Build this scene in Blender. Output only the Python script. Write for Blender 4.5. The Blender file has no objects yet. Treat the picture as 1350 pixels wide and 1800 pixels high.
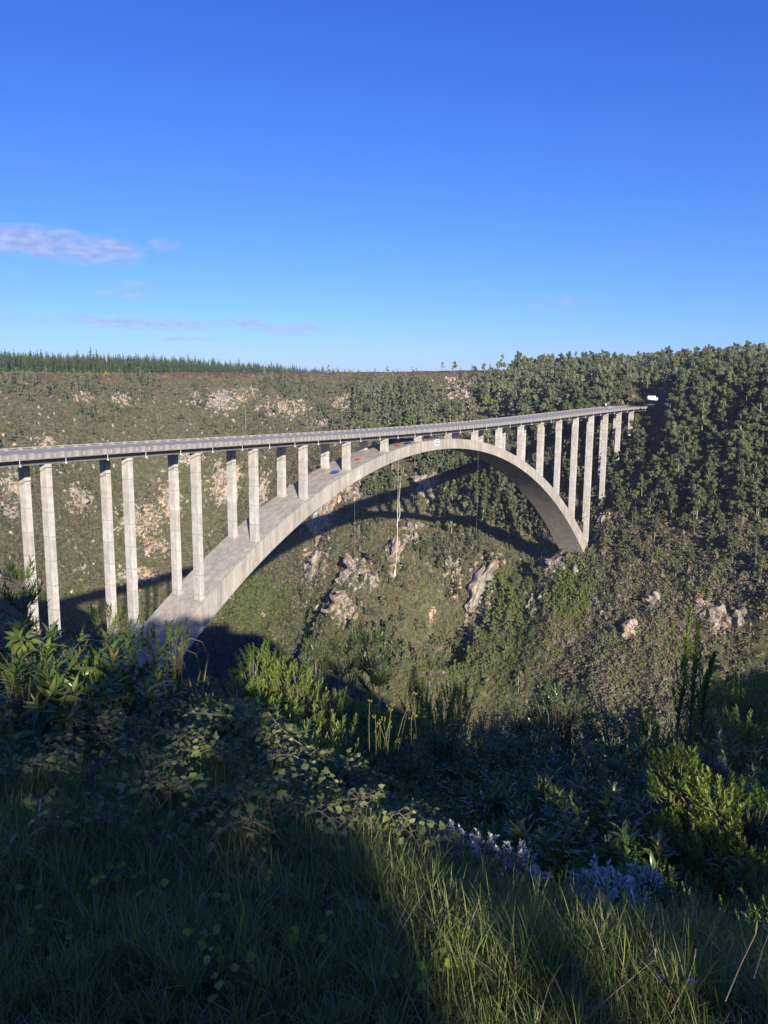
import bpy, math, random
import numpy as np
from mathutils import Vector, Matrix, Euler
R = math.radians
rnd = random.Random(7)
rng = np.random.default_rng(11)
scn = bpy.context.scene
COL = scn.collection

# ------------------------------------------------------------------ camera, sky, sun
CAM = np.array([-239.685, -154.924, 13.128]); YAW, PITCH, ROLL, FPX = 0.64295, -0.15055, 0.00821, 1345.8
_f = np.array([math.cos(PITCH)*math.cos(YAW), math.cos(PITCH)*math.sin(YAW), math.sin(PITCH)])
_r = np.array([math.sin(YAW), -math.cos(YAW), 0.0]); _u = np.cross(_r, _f)
_c, _s = math.cos(ROLL), math.sin(ROLL)
CR, CU, CF = _c*_r+_s*_u, -_s*_r+_c*_u, _f
FH = np.array([math.cos(YAW), math.sin(YAW)]); RH = np.array([math.sin(YAW), -math.cos(YAW)])
cd = bpy.data.cameras.new('camera'); cam = bpy.data.objects.new('camera', cd); COL.objects.link(cam)
cd.sensor_fit = 'VERTICAL'; cd.sensor_height = 24; cd.lens = 24*FPX/1800; cd.clip_start = .05; cd.clip_end = 20000
m = Matrix([[CR[0], CU[0], -CF[0], CAM[0]], [CR[1], CU[1], -CF[1], CAM[1]], [CR[2], CU[2], -CF[2], CAM[2]], [0, 0, 0, 1]])
cam.matrix_world = m; scn.camera = cam

SUN_AZ, SUN_EL = R(51+180), R(17.0)       # direction to the sun
LD = np.array([-math.cos(SUN_AZ)*math.cos(SUN_EL), -math.sin(SUN_AZ)*math.cos(SUN_EL), -math.sin(SUN_EL)])  # light travels
sl = bpy.data.lights.new('sun', 'SUN'); sl.energy = 5.0; sl.angle = R(.55); sl.color = (1, .90, .775)
so = bpy.data.objects.new('sun', sl); COL.objects.link(so)
so.rotation_euler = Vector(LD).to_track_quat('-Z', 'Y').to_euler(); so.location = (-300, -200, 150)
scn.view_settings.view_transform = 'Standard'; scn.view_settings.look = 'None'
scn.view_settings.gamma = 1; scn.view_settings.exposure = 0.74; scn.view_settings.use_curve_mapping = False
scn.cycles.max_bounces = 5; scn.cycles.diffuse_bounces = 3; scn.cycles.transmission_bounces = 3; scn.cycles.transparent_max_bounces = 6

SKYK = .86
W = bpy.data.worlds.new('World'); scn.world = W; W.use_nodes = True
nt = W.node_tree; N = nt.nodes; L = nt.links; N.clear()
def nd(t, **k):
    n = N.new(t)
    for a, b in k.items(): setattr(n, a, b)
    return n
def mth(op, a, b=None, c=None, clamp=False):
    n = nd('ShaderNodeMath', operation=op, use_clamp=clamp)
    for i, x in enumerate((a, b, c)):
        if x is None: continue
        if isinstance(x, (int, float)): n.inputs[i].default_value = x
        else: L.new(x, n.inputs[i])
    return n.outputs[0]
sky = nd('ShaderNodeTexSky', sky_type='NISHITA', sun_disc=False, sun_elevation=SUN_EL, sun_rotation=math.pi/2-SUN_AZ,
         altitude=200, air_density=1.0, dust_density=.25, ozone_density=2.4)
geo = nd('ShaderNodeNewGeometry'); inc = nd('ShaderNodeVectorMath', operation='SCALE'); inc.inputs[3].default_value = -1
tc = nd('ShaderNodeTexCoord')
L.new(tc.outputs['Generated'], inc.inputs[0]); inc.inputs[3].default_value = 1
sep = nd('ShaderNodeSeparateXYZ'); L.new(inc.outputs[0], sep.inputs[0])
elv = mth('MULTIPLY', mth('ARCSINE', sep.outputs[2]), 180/math.pi)
azm = mth('MULTIPLY', mth('ARCTAN2', sep.outputs[1], sep.outputs[0]), 180/math.pi)
comb = nd('ShaderNodeCombineXYZ'); L.new(mth('MULTIPLY', azm, .55), comb.inputs[0]); L.new(mth('MULTIPLY', elv, 1.7), comb.inputs[1])
nz = nd('ShaderNodeTexNoise'); nz.inputs['Scale'].default_value = .55; nz.inputs['Detail'].default_value = 9; nz.inputs['Roughness'].default_value = .62
L.new(comb.outputs[0], nz.inputs['Vector'])
nz2 = nd('ShaderNodeTexNoise'); nz2.inputs['Scale'].default_value = 1.7; nz2.inputs['Detail'].default_value = 6
L.new(comb.outputs[0], nz2.inputs['Vector'])
def uv2azel(u, v):
    d = CF+CR*(u-675)/FPX-CU*(v-900)/FPX; d /= np.linalg.norm(d)
    return math.degrees(math.atan2(d[1], d[0])), math.degrees(math.asin(d[2]))
cl = None
CLOUDS = [(60,425,130,26,1.15),(175,440,85,24,1.05),(20,415,70,18,1.0),(285,431,36,14,.75),(465,462,40,22,.38),(225,498,60,14,.5),
          (210,518,70,8,.45),(315,520,80,20,.34),(240,568,150,10,.85),(440,568,90,8,.6),(520,580,90,11,.85),(330,596,80,4,.6),(680,488,90,12,.3),(800,493,60,9,.32),
          (975,535,75,14,.42),(30,485,60,8,.35),(60,562,110,5,.5)]
for (u, v, a, b, w) in CLOUDS:
    A, E = uv2azel(u, v); k = 180/math.pi/FPX
    dx = mth('MULTIPLY', mth('SUBTRACT', azm, A), 1/(a*k*1.1)); dy = mth('MULTIPLY', mth('SUBTRACT', elv, E), 1/(b*k*1.25))
    r2 = mth('ADD', mth('MULTIPLY', dx, dx), mth('MULTIPLY', dy, dy))
    t = mth('MULTIPLY', mth('SUBTRACT', 1, r2, clamp=True), w)
    cl = t if cl is None else mth('MAXIMUM', cl, t)
dens = mth('MULTIPLY', mth('SUBTRACT', mth('ADD', mth('MULTIPLY', cl, .72), mth('MULTIPLY', mth('SUBTRACT', nz.outputs[0], .5), 1.5)), .22), 2.0, clamp=True)
gate = mth('MULTIPLY', cl, 4, clamp=True)
dens = mth('MULTIPLY', mth('MULTIPLY', dens, gate), .62)
# the phone's rendering of the sky: deeper, purer blue than the physical sky
sp_ = nd('ShaderNodeSeparateColor'); L.new(sky.outputs[0], sp_.inputs[0]); hs = nd('ShaderNodeCombineColor')
for i_, (k_, p_) in enumerate(((.205, 1.50), (.445, 1.22), (1.92, .76))):
    L.new(mth('MULTIPLY', mth('POWER', sp_.outputs[i_], p_), k_*SKYK), hs.inputs[i_])
mx = nd('ShaderNodeMix', data_type='RGBA'); L.new(dens, mx.inputs[0]); L.new(hs.outputs[0], mx.inputs[6])
cr = nd('ShaderNodeValToRGB'); cr.color_ramp.elements[0].position = .38; cr.color_ramp.elements[1].position = .68
cr.color_ramp.elements[0].color = (2.3, 2.9, 5.2, 1); cr.color_ramp.elements[1].color = (3.6, 4.1, 6.2, 1)
cr.color_ramp.elements[0].color = (.38, .44, .72, 1); cr.color_ramp.elements[1].color = (.66, .67, .88, 1)
L.new(nz2.outputs[0], cr.inputs[0])
sc_ = nd('ShaderNodeVectorMath', operation='SCALE'); sc_.inputs[3].default_value = 6.2; L.new(cr.outputs[0], sc_.inputs[0])
L.new(sc_.outputs[0], mx.inputs[7])
bg = nd('ShaderNodeBackground'); bg.inputs[1].default_value = .095; L.new(mx.outputs[2], bg.inputs[0])
wo = nd('ShaderNodeOutputWorld'); L.new(bg.outputs[0], wo.inputs[0])

# ------------------------------------------------------------------ helpers
def project(P):
    d = np.asarray(P, float)-CAM; z = d@CF; z = np.where(np.abs(z) < 1e-6, 1e-6, z)
    return 675+FPX*(d@CR)/z, 900-FPX*(d@CU)/z, z
def ray(u, v):
    d = CF+CR*(u-675)/FPX-CU*(v-900)/FPX
    return d/np.linalg.norm(d)
def at(u, v, dist):
    """world point seen at photo pixel (u, v) at horizontal distance dist"""
    d = ray(u, v); return CAM+d*dist/math.hypot(d[0], d[1])
def tag(o, label=None, cat=None, group=None, kind=None):
    if label: o['label'] = label
    if cat: o['category'] = cat
    if group: o['group'] = group
    if kind: o['kind'] = kind
    return o
def link(name, me, parent=None, mats=None):
    o = bpy.data.objects.new(name, me)
    COL.objects.link(o)
    if parent is not None: o.parent = parent
    if mats:
        for mm in (mats if isinstance(mats, (list, tuple)) else [mats]):
            if len(me.materials) < (len(mats) if isinstance(mats, (list, tuple)) else 1): me.materials.append(mm)
    return o
def empty(name, loc=(0, 0, 0), rz=0):
    o = bpy.data.objects.new(name, None); o.location = loc; o.rotation_euler = (0, 0, rz); o.empty_display_size = .3
    COL.objects.link(o); return o
def mk(name, V, F, smooth=False, mi=None):
    me = bpy.data.meshes.new(name)
    V = np.asarray(V, np.float32).reshape(-1, 3)
    if isinstance(F, np.ndarray) and F.ndim == 2:
        n, k = F.shape
        me.vertices.add(len(V)); me.vertices.foreach_set('co', V.ravel())
        me.loops.add(n*k); me.loops.foreach_set('vertex_index', F.astype(np.int32).ravel())
        me.polygons.add(n); me.polygons.foreach_set('loop_start', np.arange(0, n*k, k, dtype=np.int32))
        if mi is not None: me.polygons.foreach_set('material_index', np.asarray(mi, np.int32))
        me.update(calc_edges=True)
    else:
        me.from_pydata(V.tolist(), [], [list(f) for f in F])
        if mi is not None: me.polygons.foreach_set('material_index', np.asarray(mi, np.int32))
        me.update()
    if smooth: me.polygons.foreach_set('use_smooth', np.ones(len(me.polygons), bool))
    return me
class MB:
    def __init__(s): s.V = []; s.F = []; s.M = []
    def add(s, V, F, m=0):
        n = len(s.V); s.V += [tuple(map(float, v)) for v in V]; s.F += [tuple(i+n for i in f) for f in F]; s.M += [m]*len(F)
    def box(s, c, size, m=0, T=None):
        hx, hy, hz = [a/2 for a in size]
        V = [(c[0]+a*hx, c[1]+b*hy, c[2]+d*hz) for a, b, d in ((-1,-1,-1),(1,-1,-1),(1,1,-1),(-1,1,-1),(-1,-1,1),(1,-1,1),(1,1,1),(-1,1,1))]
        if T is not None: V = [tuple(T @ Vector(v)) for v in V]
        s.add(V, [(0,3,2,1),(4,5,6,7),(0,1,5,4),(1,2,6,5),(2,3,7,6),(3,0,4,7)], m)
    def tube(s, pts, rad, n=6, m=0):
        pts = [Vector(p) for p in pts]; k = len(pts); rads = rad if isinstance(rad, (list, tuple)) else [rad]*k
        V = []
        for i, p in enumerate(pts):
            t = (pts[min(i+1, k-1)]-pts[max(i-1, 0)]); t = t.normalized() if t.length > 1e-9 else Vector((0, 0, 1))
            a = t.cross(Vector((.3, .9, .1)) if abs(t.z) > .8 else Vector((0, 0, 1))).normalized(); b = t.cross(a)
            for j in range(n):
                an = 2*math.pi*j/n; V.append(tuple(p+(a*math.cos(an)+b*math.sin(an))*rads[i]))
        F = [(i*n+j, i*n+(j+1) % n, (i+1)*n+(j+1) % n, (i+1)*n+j) for i in range(k-1) for j in range(n)]
        F += [tuple(range(n-1, -1, -1)), tuple(range((k-1)*n, k*n))]
        s.add(V, F, m)
    def mesh(s, name, smooth=False): return mk(name, s.V, s.F, smooth, s.M)
    def obj(s, name, mats, parent=None, smooth=False): return link(name, s.mesh(name, smooth), parent, mats)

# numpy gradient noise
_P = rng.permutation(256); _G = rng.normal(size=(256, 2)); _G /= np.linalg.norm(_G, axis=1)[:, None]
def pn(x, y):
    xi = np.floor(x).astype(int); yi = np.floor(y).astype(int); xf = x-xi; yf = y-yi
    def g(a, b, dx, dy):
        h = _P[(_P[(xi+a) & 255]+yi+b) & 255]; return _G[h, 0]*dx+_G[h, 1]*dy
    s = lambda t: t*t*t*(t*(t*6-15)+10)
    u, v = s(xf), s(yf)
    a = g(0, 0, xf, yf)*(1-u)+g(1, 0, xf-1, yf)*u; b = g(0, 1, xf, yf-1)*(1-u)+g(1, 1, xf-1, yf-1)*u
    return (a*(1-v)+b*v)*1.5
def fbm(x, y, oct=4, ridged=False):
    o = 0; a = 1; t = 0
    for k in range(oct):
        n = pn(x*2**k+17.3*k, y*2**k-9.1*k); n = 1-2*np.abs(n) if ridged else n
        o = o+a*n; t += a; a *= .5
    return o/t
def sstep(a, b, x):
    t = np.clip((x-a)/(b-a), 0, 1); return t*t*(3-2*t)

# ------------------------------------------------------------------ materials
def mat(name, build):
    m = bpy.data.materials.new(name); m.use_nodes = True; t = m.node_tree
    for n in list(t.nodes): t.nodes.remove(n)
    build(t); return m
class NB:
    def __init__(s, t): s.t = t
    def n(s, ty, props=None, **inp):
        x = s.t.nodes.new(ty)
        for k, v in (props or {}).items(): setattr(x, k, v)
        for k, v in inp.items():
            key = int(k[1:]) if k[0] == 'i' and k[1:].isdigit() else k.replace('_', ' ')
            if hasattr(v, 'is_output'): s.t.links.new(v, x.inputs[key])
            else: x.inputs[key].default_value = v
        return x
    def m(s, op, a, b=0.0, c=0.0, clamp=False): return s.n('ShaderNodeMath', {'operation': op, 'use_clamp': clamp}, i0=a, i1=b, i2=c).outputs[0]
    def mix(s, f, a, b, mode='MIX'):
        return s.n('ShaderNodeMix', {'data_type': 'RGBA', 'blend_type': mode}, i0=f, i6=a, i7=b).outputs[2]
    def noise(s, scale, detail=4, rough=.55, vec=None):
        k = dict(Scale=scale, Detail=float(detail), Roughness=rough)
        if vec is not None: k['Vector'] = vec
        return s.n('ShaderNodeTexNoise', None, **k).outputs[0]
    def ramp(s, f, stops):
        x = s.n('ShaderNodeValToRGB', None, i0=f); e = x.color_ramp.elements
        while len(e) < len(stops): e.new(.5)
        for i, (p, c) in enumerate(stops): e[i].position = p; e[i].color = (*c, 1)
        return x.outputs[0]
    def out(s, sh): s.n('ShaderNodeOutputMaterial', None, Surface=sh)
def simple(name, c, rough=.7, spec=.3, metal=0.):
    def b(t):
        s = NB(t); nz = s.noise(9., 4)
        col = s.mix(nz, (*[x*.8 for x in c], 1), (*[min(1, x*1.15) for x in c], 1))
        s.out(s.n('ShaderNodeBsdfPrincipled', None, Base_Color=col, Roughness=rough, Metallic=metal, **{'Specular IOR Level': spec}).outputs[0])
    return mat(name, b)
def leafmat(name, c1, c2, rough=.45, spec=.4, trans=.25, tint=None, var=.35, tipcol=None):
    def b(t):
        s = NB(t); oi = s.n('ShaderNodeObjectInfo'); g = s.n('ShaderNodeNewGeometry')
        tcn = s.n('ShaderNodeTexCoord')
        f = s.m('FRACT', s.m('ADD', oi.outputs['Random'], s.m('MULTIPLY', g.outputs['Random Per Island'], .73)))
        col = s.mix(f, (*c1, 1), (*c2, 1))
        v = s.m('ADD', 1-var, s.m('MULTIPLY', s.noise(3., 3, .6, tcn.outputs['Object']), 2*var))
        col = s.mix(1.0, col, s.n('ShaderNodeCombineXYZ', None, X=v, Y=v, Z=v).outputs[0], 'MULTIPLY')
        if tipcol:
            k = s.m('GREATER_THAN', g.outputs['Random Per Island'], 1-tipcol[1]); col = s.mix(k, col, (*tipcol[0], 1))
        p = s.n('ShaderNodeBsdfPrincipled', None, Base_Color=col, Roughness=rough, **{'Specular IOR Level': spec})
        tc2 = s.mix(.5, col, (*(tint or (c2[0]*1.7, c2[1]*1.9, c2[2]*.5)), 1))
        tr = s.n('ShaderNodeBsdfTranslucent', None, Color=tc2)
        s.out(s.n('ShaderNodeMixShader', None, i0=trans, i1=p.outputs[0], i2=tr.outputs[0]).outputs[0])
    return mat(name, b)
def concrete(name, base=(.46, .43, .38), streak=.5, lift=0, scale=1.):
    def b(t):
        s = NB(t); tcn = s.n('ShaderNodeTexCoord'); ob = tcn.outputs['Object']; oi = s.n('ShaderNodeObjectInfo')
        mp = s.n('ShaderNodeMapping', None, Vector=ob, Scale=(1.2*scale, 1.2*scale, .12*scale)).outputs[0]
        off = s.n('ShaderNodeVectorMath', {'operation': 'ADD'}, i0=mp).outputs[0]
        st = s.noise(1.6, 5, .6, mp); bl = s.noise(.55*scale, 6, .65, ob); fine = s.noise(7., 4, .6, ob)
        c = s.mix(s.ramp(st, [(.35, (0, 0, 0)), (.7, (1, 1, 1))]), (*[x*(1-.42*streak) for x in base], 1), (*base, 1))
        c = s.mix(s.ramp(bl, [(.38, (0, 0, 0)), (.62, (1, 1, 1))]), s.mix(.42, c, (.20, .185, .155, 1)), c)
        run = s.noise(3.4*scale, 4, .65, s.n('ShaderNodeMapping', None, Vector=ob, Scale=(1., 1., .05)).outputs[0])
        c = s.mix(s.ramp(run, [(.56, (0, 0, 0)), (.66, (.55, .55, .55))]), c, (.15, .14, .12, 1))
        c = s.mix(s.m('MULTIPLY', fine, .35), c, (.3, .29, .27, 1))
        if lift:      # day joints between the pours and tone steps from pour to pour
            z = s.n('ShaderNodeSeparateXYZ', None, i0=ob).outputs[2]
            wob = s.m('MULTIPLY', s.m('SUBTRACT', s.noise(.9, 2, .5, ob), .5), .35)
            q = s.m('DIVIDE', s.m('ADD', z, wob), lift); fr = s.m('FRACT', q); fl = s.m('FLOOR', s.m('DIVIDE', z, lift))
            tn = s.n('ShaderNodeTexWhiteNoise', {'noise_dimensions': '2D'}, i0=s.n('ShaderNodeCombineXYZ', None, X=fl, Y=s.m('MULTIPLY', oi.outputs['Random'], 40.)).outputs[0]).outputs[0]
            c = s.mix(s.m('MULTIPLY', tn, .38), c, (.29, .27, .225, 1))
            edge = s.m('LESS_THAN', fr, .045)
            c = s.mix(s.m('MULTIPLY', edge, s.m('MULTIPLY', s.noise(2.5, 3, .6, ob), .8)), c, (.17, .16, .14, 1))
            below = s.m('SUBTRACT', 1., s.m('MULTIPLY', s.m('SUBTRACT', 1., fr), 3.2, clamp=True), clamp=True)
        r = s.n('ShaderNodeBump', None, Strength=.35, Distance=.06, Height=fine).outputs[0]
        s.out(s.n('ShaderNodeBsdfPrincipled', None, Base_Color=c, Roughness=.88, Normal=r, **{'Specular IOR Level': .2}).outputs[0])
    return mat(name, b)
M = {}
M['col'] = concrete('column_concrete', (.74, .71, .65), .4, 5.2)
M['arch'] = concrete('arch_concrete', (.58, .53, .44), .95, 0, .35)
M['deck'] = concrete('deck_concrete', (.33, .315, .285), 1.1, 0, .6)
M['post'] = concrete('post_concrete', (.42, .405, .37), .7)
M['asphalt'] = simple('asphalt', (.40, .375, .33), .95, .05)
M['white_line'] = simple('road_paint', (.7, .7, .66), .6)
M['steel'] = simple('galvanised_steel', (.45, .46, .48), .4, .5, .6)
M['white'] = simple('white_paint', (.8, .8, .8), .4)
M['dark'] = simple('dark_rubber', (.03, .03, .035), .6)
M['glass'] = simple('window_glass', (.05, .07, .09), .08, .8)
M['silver'] = simple('silver_blue_paint', (.45, .55, .72), .25, .6, .3)
M['blue'] = simple('blue_canvas', (.03, .07, .32), .7)
M['red'] = simple('red_fabric', (.42, .04, .05), .7)
M['rope'] = simple('pale_rope', (.62, .60, .54), .8)
M['bark'] = simple('bark', (.22, .19, .155), .9)
M['bark_pale'] = simple('pale_bark', (.36, .31, .25), .9)
M['twig'] = simple('green_brown_twig', (.14, .13, .06), .8)
M['cane'] = simple('bramble_cane', (.20, .15, .10), .8)
M['dry'] = leafmat('dry_straw', (.36, .27, .15), (.48, .40, .25), .7, .2, .2, var=.3)
M['gum'] = leafmat('gum_foliage', (.09, .105, .05), (.22, .235, .13), .7, .15, .1, var=.3)
M['gumd'] = leafmat('dark_gum_foliage', (.045, .062, .03), (.125, .145, .068), .7, .15, .1, var=.3)
M['bush'] = leafmat('scrub_foliage', (.125, .115, .06), (.26, .215, .135), .7, .2, .1, var=.45)
M['bushg'] = leafmat('green_scrub_foliage', (.09, .12, .035), (.17, .21, .055), .6, .25, .15, var=.4)
M['bushd'] = leafmat('grey_scrub_foliage', (.14, .13, .085), (.25, .215, .15), .7, .2, .1, var=.4)
M['pine'] = leafmat('pine_needles', (.035, .065, .022), (.075, .115, .035), .7, .2, .05, var=.4)
M['laurel'] = leafmat('laurel_leaf', (.07, .125, .03), (.19, .24, .065), .26, .55, .22, var=.25)
M['laurel_y'] = leafmat('young_leaf', (.22, .20, .04), (.34, .22, .07), .35, .45, .3, var=.2)
M['narrow'] = leafmat('narrow_leaf', (.09, .15, .035), (.15, .20, .055), .35, .45, .2, var=.25)
M['myrica'] = leafmat('waxberry_leaf', (.13, .20, .04), (.23, .29, .06), .42, .4, .3, var=.2)
M['blade'] = leafmat('grass_blade', (.05, .09, .025), (.30, .34, .10), .5, .35, .35, var=.2, tipcol=((.38, .30, .16), .07))
M['bramble'] = leafmat('bramble_leaf', (.09, .13, .04), (.27, .30, .12), .6, .3, .25, var=.2)
M['feather'] = leafmat('blue_green_leaf', (.08, .13, .045), (.20, .25, .10), .28, .6, .25, var=.25)
M['silverleaf'] = leafmat('silver_leaf', (.50, .50, .38), (.66, .65, .52), .6, .3, .12, tint=(.5, .55, .4), var=.15)
M['yleaf'] = leafmat('yellow_green_leaf', (.17, .24, .04), (.36, .40, .06), .5, .3, .35, var=.15)
M['spike'] = leafmat('grey_green_spike', (.14, .19, .13), (.22, .26, .18), .6, .3, .2, var=.2)
M['petal'] = simple('blue_petal', (.15, .2, .75), .6)
M['brownleaf'] = leafmat('dead_leaf', (.16, .11, .08), (.26, .19, .14), .8, .15, .15, var=.3)

def rockb(t):
    s = NB(t); ob = s.n('ShaderNodeTexCoord').outputs['Object']; oi = s.n('ShaderNodeObjectInfo')
    v = s.n('ShaderNodeVectorMath', {'operation': 'ADD'}, i0=ob, i1=oi.outputs['Location']).outputs[0]
    a = s.noise(.05, 3, .5, v); b = s.noise(.9, 5, .7, v); c0 = s.noise(.25, 4, .6, v)
    c = s.ramp(a, [(.36, (.40, .365, .32)), (.5, (.52, .42, .31)), (.60, (.56, .36, .21)), (.72, (.47, .43, .38))])
    c = s.mix(s.ramp(c0, [(.45, (0, 0, 0)), (.62, (1, 1, 1))]), c, (.62, .55, .45, 1))
    c = s.mix(s.ramp(b, [(.30, (1, 1, 1)), (.52, (0, 0, 0))]), c, (.12, .105, .085, 1))
    c = s.mix(.18, c, (.1, .095, .085, 1)); n = s.n('ShaderNodeBump', None, Strength=.8, Distance=.5, Height=b).outputs[0]
    sv = s.noise(.5, 5, .7, s.n('ShaderNodeMapping', None, Vector=v, Rotation=(0.25, 0.3, 0), Scale=(1.3, 1.3, .22)).outputs[0])
    c = s.mix(s.ramp(sv, [(.36, (1, 1, 1)), (.56, (0, 0, 0))]), c, (.13, .115, .095, 1))
    s.out(s.n('ShaderNodeBsdfPrincipled', None, Base_Color=c, Roughness=.95, Normal=n, **{'Specular IOR Level': .1}).outputs[0])
M['rock'] = mat('sandstone', rockb)
def terb(t):
    s = NB(t); P = s.n('ShaderNodeNewGeometry').outputs['Position']
    rk = s.n('ShaderNodeAttribute', {'attribute_name': 'rock'}).outputs['Fac']
    he = s.n('ShaderNodeAttribute', {'attribute_name': 'heath'}).outputs['Fac']
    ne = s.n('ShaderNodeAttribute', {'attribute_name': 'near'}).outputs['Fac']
    a = s.noise(.02, 4, .6, P); b = s.noise(.3, 5, .7, P); b2 = s.noise(1.1, 4, .7, P); a2 = s.noise(.035, 3, .5, P)
    scrub = s.ramp(b, [(.34, (.035, .035, .022)), (.5, (.10, .092, .055)), (.66, (.21, .175, .12))])
    scrub = s.mix(s.ramp(a, [(.4, (0, 0, 0)), (.62, (1, 1, 1))]), scrub, s.mix(.35, scrub, (.10, .12, .035, 1)))
    rc = s.ramp(a2, [(.38, (.44, .40, .34)), (.5, (.55, .45, .33)), (.6, (.58, .38, .22)), (.72, (.48, .44, .38))])
    rc = s.mix(s.ramp(b2, [(.36, (1, 1, 1)), (.52, (0, 0, 0))]), rc, (.15, .125, .09, 1))
    rf = s.m('ADD', s.m('MULTIPLY', rk, 1.6), s.m('MULTIPLY', s.m('SUBTRACT', s.noise(.16, 5, .65, P), .57), 2.6))
    rf = s.ramp(rf, [(.42, (0, 0, 0)), (.54, (1, 1, 1))])
    c = s.mix(rf, scrub, rc)
    hc = s.ramp(s.noise(.03, 5, .7, P), [(.35, (.105, .07, .045)), (.55, (.19, .10, .062)), (.7, (.27, .19, .11))])
    c = s.mix(he, c, hc)
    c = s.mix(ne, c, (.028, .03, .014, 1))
    bp = s.n('ShaderNodeBump', None, Strength=.7, Distance=.8, Height=b2).outputs[0]
    s.out(s.n('ShaderNodeBsdfPrincipled', None, Base_Color=c, Roughness=.95, Normal=bp, **{'Specular IOR Level': .08}).outputs[0])
M['ter'] = mat('hillside', terb)

# ------------------------------------------------------------------ terrain
BAY = 272/14
def dkz(x): return .01842*x+.12031e-3*x*x+.01727e-6*x**3-.17544e-8*x**4
def arz(x): return -(2.2163+2.79694e-3*x*x+1.34968e-8*x**4+.0383671*x) if True else 0
# what the photo shows of the far wall: pixel column, pixel row, horizontal distance (m)
CT = [
 (-250,1150,440),(-250,1000,540),(-250,850,620),(-250,720,720),(-250,669,800),(-250,655,950),
 (0,1150,480),(0,1073,525),(0,950,570),(0,850,620),(0,750,680),(0,690,740),(0,669,790),(0,655,950),
 (110,1053,560),(120,950,600),(120,850,650),(120,750,700),(120,690,755),(120,669,800),
 (243,1023,595),(250,950,630),(250,850,680),(250,760,720),(250,700,770),(250,669,820),(250,656,980),(250,1100,560),
 (337,998,609),(350,1080,560),(400,900,650),(420,800,680),(430,740,725),(440,690,780),(450,667,830),(450,655,1000),
 (470,960,575),(500,900,600),(520,820,620),(400,1140,500),
 (560,960,505),(555,900,515),(600,890,492),(560,820,590),(560,760,640),(560,700,720),(600,667,810),(600,652,1050),
 (560,1100,420),(600,1000,460),(640,880,495),(640,800,560),(660,740,610),(680,700,680),(700,668,790),(700,652,1000),(690,1100,400),
 (750,1150,380),(750,1050,415),(750,950,455),(750,900,478),(750,843,509),(760,780,555),(780,730,600),(800,680,690),(820,665,790),(830,649,1000),
 (870,1180,365),(870,1080,392),(860,1000,420),(860,900,460),(850,810,521),(870,760,560),(880,710,620),(890,675,690),(900,662,790),(930,648,1000),
 (930,1180,350),(925,1080,385),(920,1000,425),(915,940,455),(930,870,478),(950,800,505),(980,760,515),(960,710,570),
 (1000,1250,320),(1000,1100,358),(1000,1010,388),(1010,972,402),(1030,962,410),(1030,900,432),(1020,840,455),(1040,790,475),(1010,690,660),(1000,660,760),
 (1060,865,435),(1088,795,452),(1110,745,468),(1125,722,478),(1150,712,500),(1120,690,600),(1120,665,720),(1130,650,850),
 (1110,1250,312),(1110,1100,345),(1110,1000,375),(1100,920,402),(1110,850,425),
 (1200,1250,305),(1200,1100,338),(1200,980,370),(1200,880,400),(1200,812,425),(1190,768,440),(1210,745,452),(1230,738,478),(1220,682,620),(1220,650,800),
 (1350,1250,295),(1350,1100,325),(1350,960,362),(1350,850,388),(1350,785,412),(1350,742,430),(1350,728,455),(1340,685,600),(1340,642,800),
 (1550,1250,290),(1550,1000,350),(1550,800,400),(1550,740,425),(1550,715,500),(1550,650,800)]
C3 = [tuple(at(*c)) for c in CT]
ZE = CAM[2]
for s_, l_, dz in ((60,-40,-38),(60,0,-38),(60,40,-45),(100,-50,-64),(100,0,-66),(100,60,-80),(150,0,-105),(150,80,-130),(200,150,-150),(140,160,-150),(60,120,-122),
                   (-40,0,2),(-60,-60,2),(-50,40,0),(0,-120,-3),(0,60,-50),(0,120,-125),(60,85,-95),(82,136,-140),(-68,105,-16),(-68,180,-70),(-150,130,0),(-150,250,-85),(-250,350,-80),(-100,380,-190),(0,250,-175),(-300,0,20),(-300,-300,20),(-350,180,8),(-600,0,30)):
    p = CAM[:2]+FH*s_+RH*l_; C3.append((p[0], p[1], ZE+dz))
C3 += [(-136,-4,-66),(-155,-4,-54),(-175,-4,-40),(-194,0,-22),(-214,0,-8),(-236,0,-1.5),(-262,0,-1),(-350,0,2),(-300,90,0),(-120,60,-95),(-200,120,-70),(-260,170,-60),
       (0,-350,-205),(-10,-150,-207),(-5,0,-208),(-20,110,-206),(-80,190,-204),(-180,270,-203),(-300,330,-200),(-450,380,-198),(-400,200,-40),(-420,90,5),
       (70,-4,-150),(60,-100,-170),(90,60,-150),(70,150,-160),(1200,400,70),(600,1200,90),(2500,1500,60),(0,2500,110),(2500,-600,60),(-1000,1500,60),(-1200,-200,40),(500,-800,60),(300,-500,50)]
C3 = np.array(C3)
Sx = C3[:, :2]/300.
def _k(r2): return np.where(r2 > 1e-12, .5*r2*np.log(r2+1e-12), 0)
_n = len(Sx); _K = _k(((Sx[:, None]-Sx[None])**2).sum(2))+np.eye(_n)*6e-4
_Pm = np.c_[np.ones(_n), Sx]; _A = np.block([[_K, _Pm], [_Pm.T, np.zeros((3, 3))]])
_w = np.linalg.solve(_A, np.r_[C3[:, 2], 0, 0, 0])
def tps(x, y):
    q = np.c_[np.ravel(x), np.ravel(y)]/300.; o = np.empty(len(q))
    for i in range(0, len(q), 20000):
        b = q[i:i+20000]; o[i:i+20000] = _k(((b[:, None]-Sx[None])**2).sum(2))@_w[:_n]+_w[_n]+b@_w[_n+1:]
    return o.reshape(np.shape(x))
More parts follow.
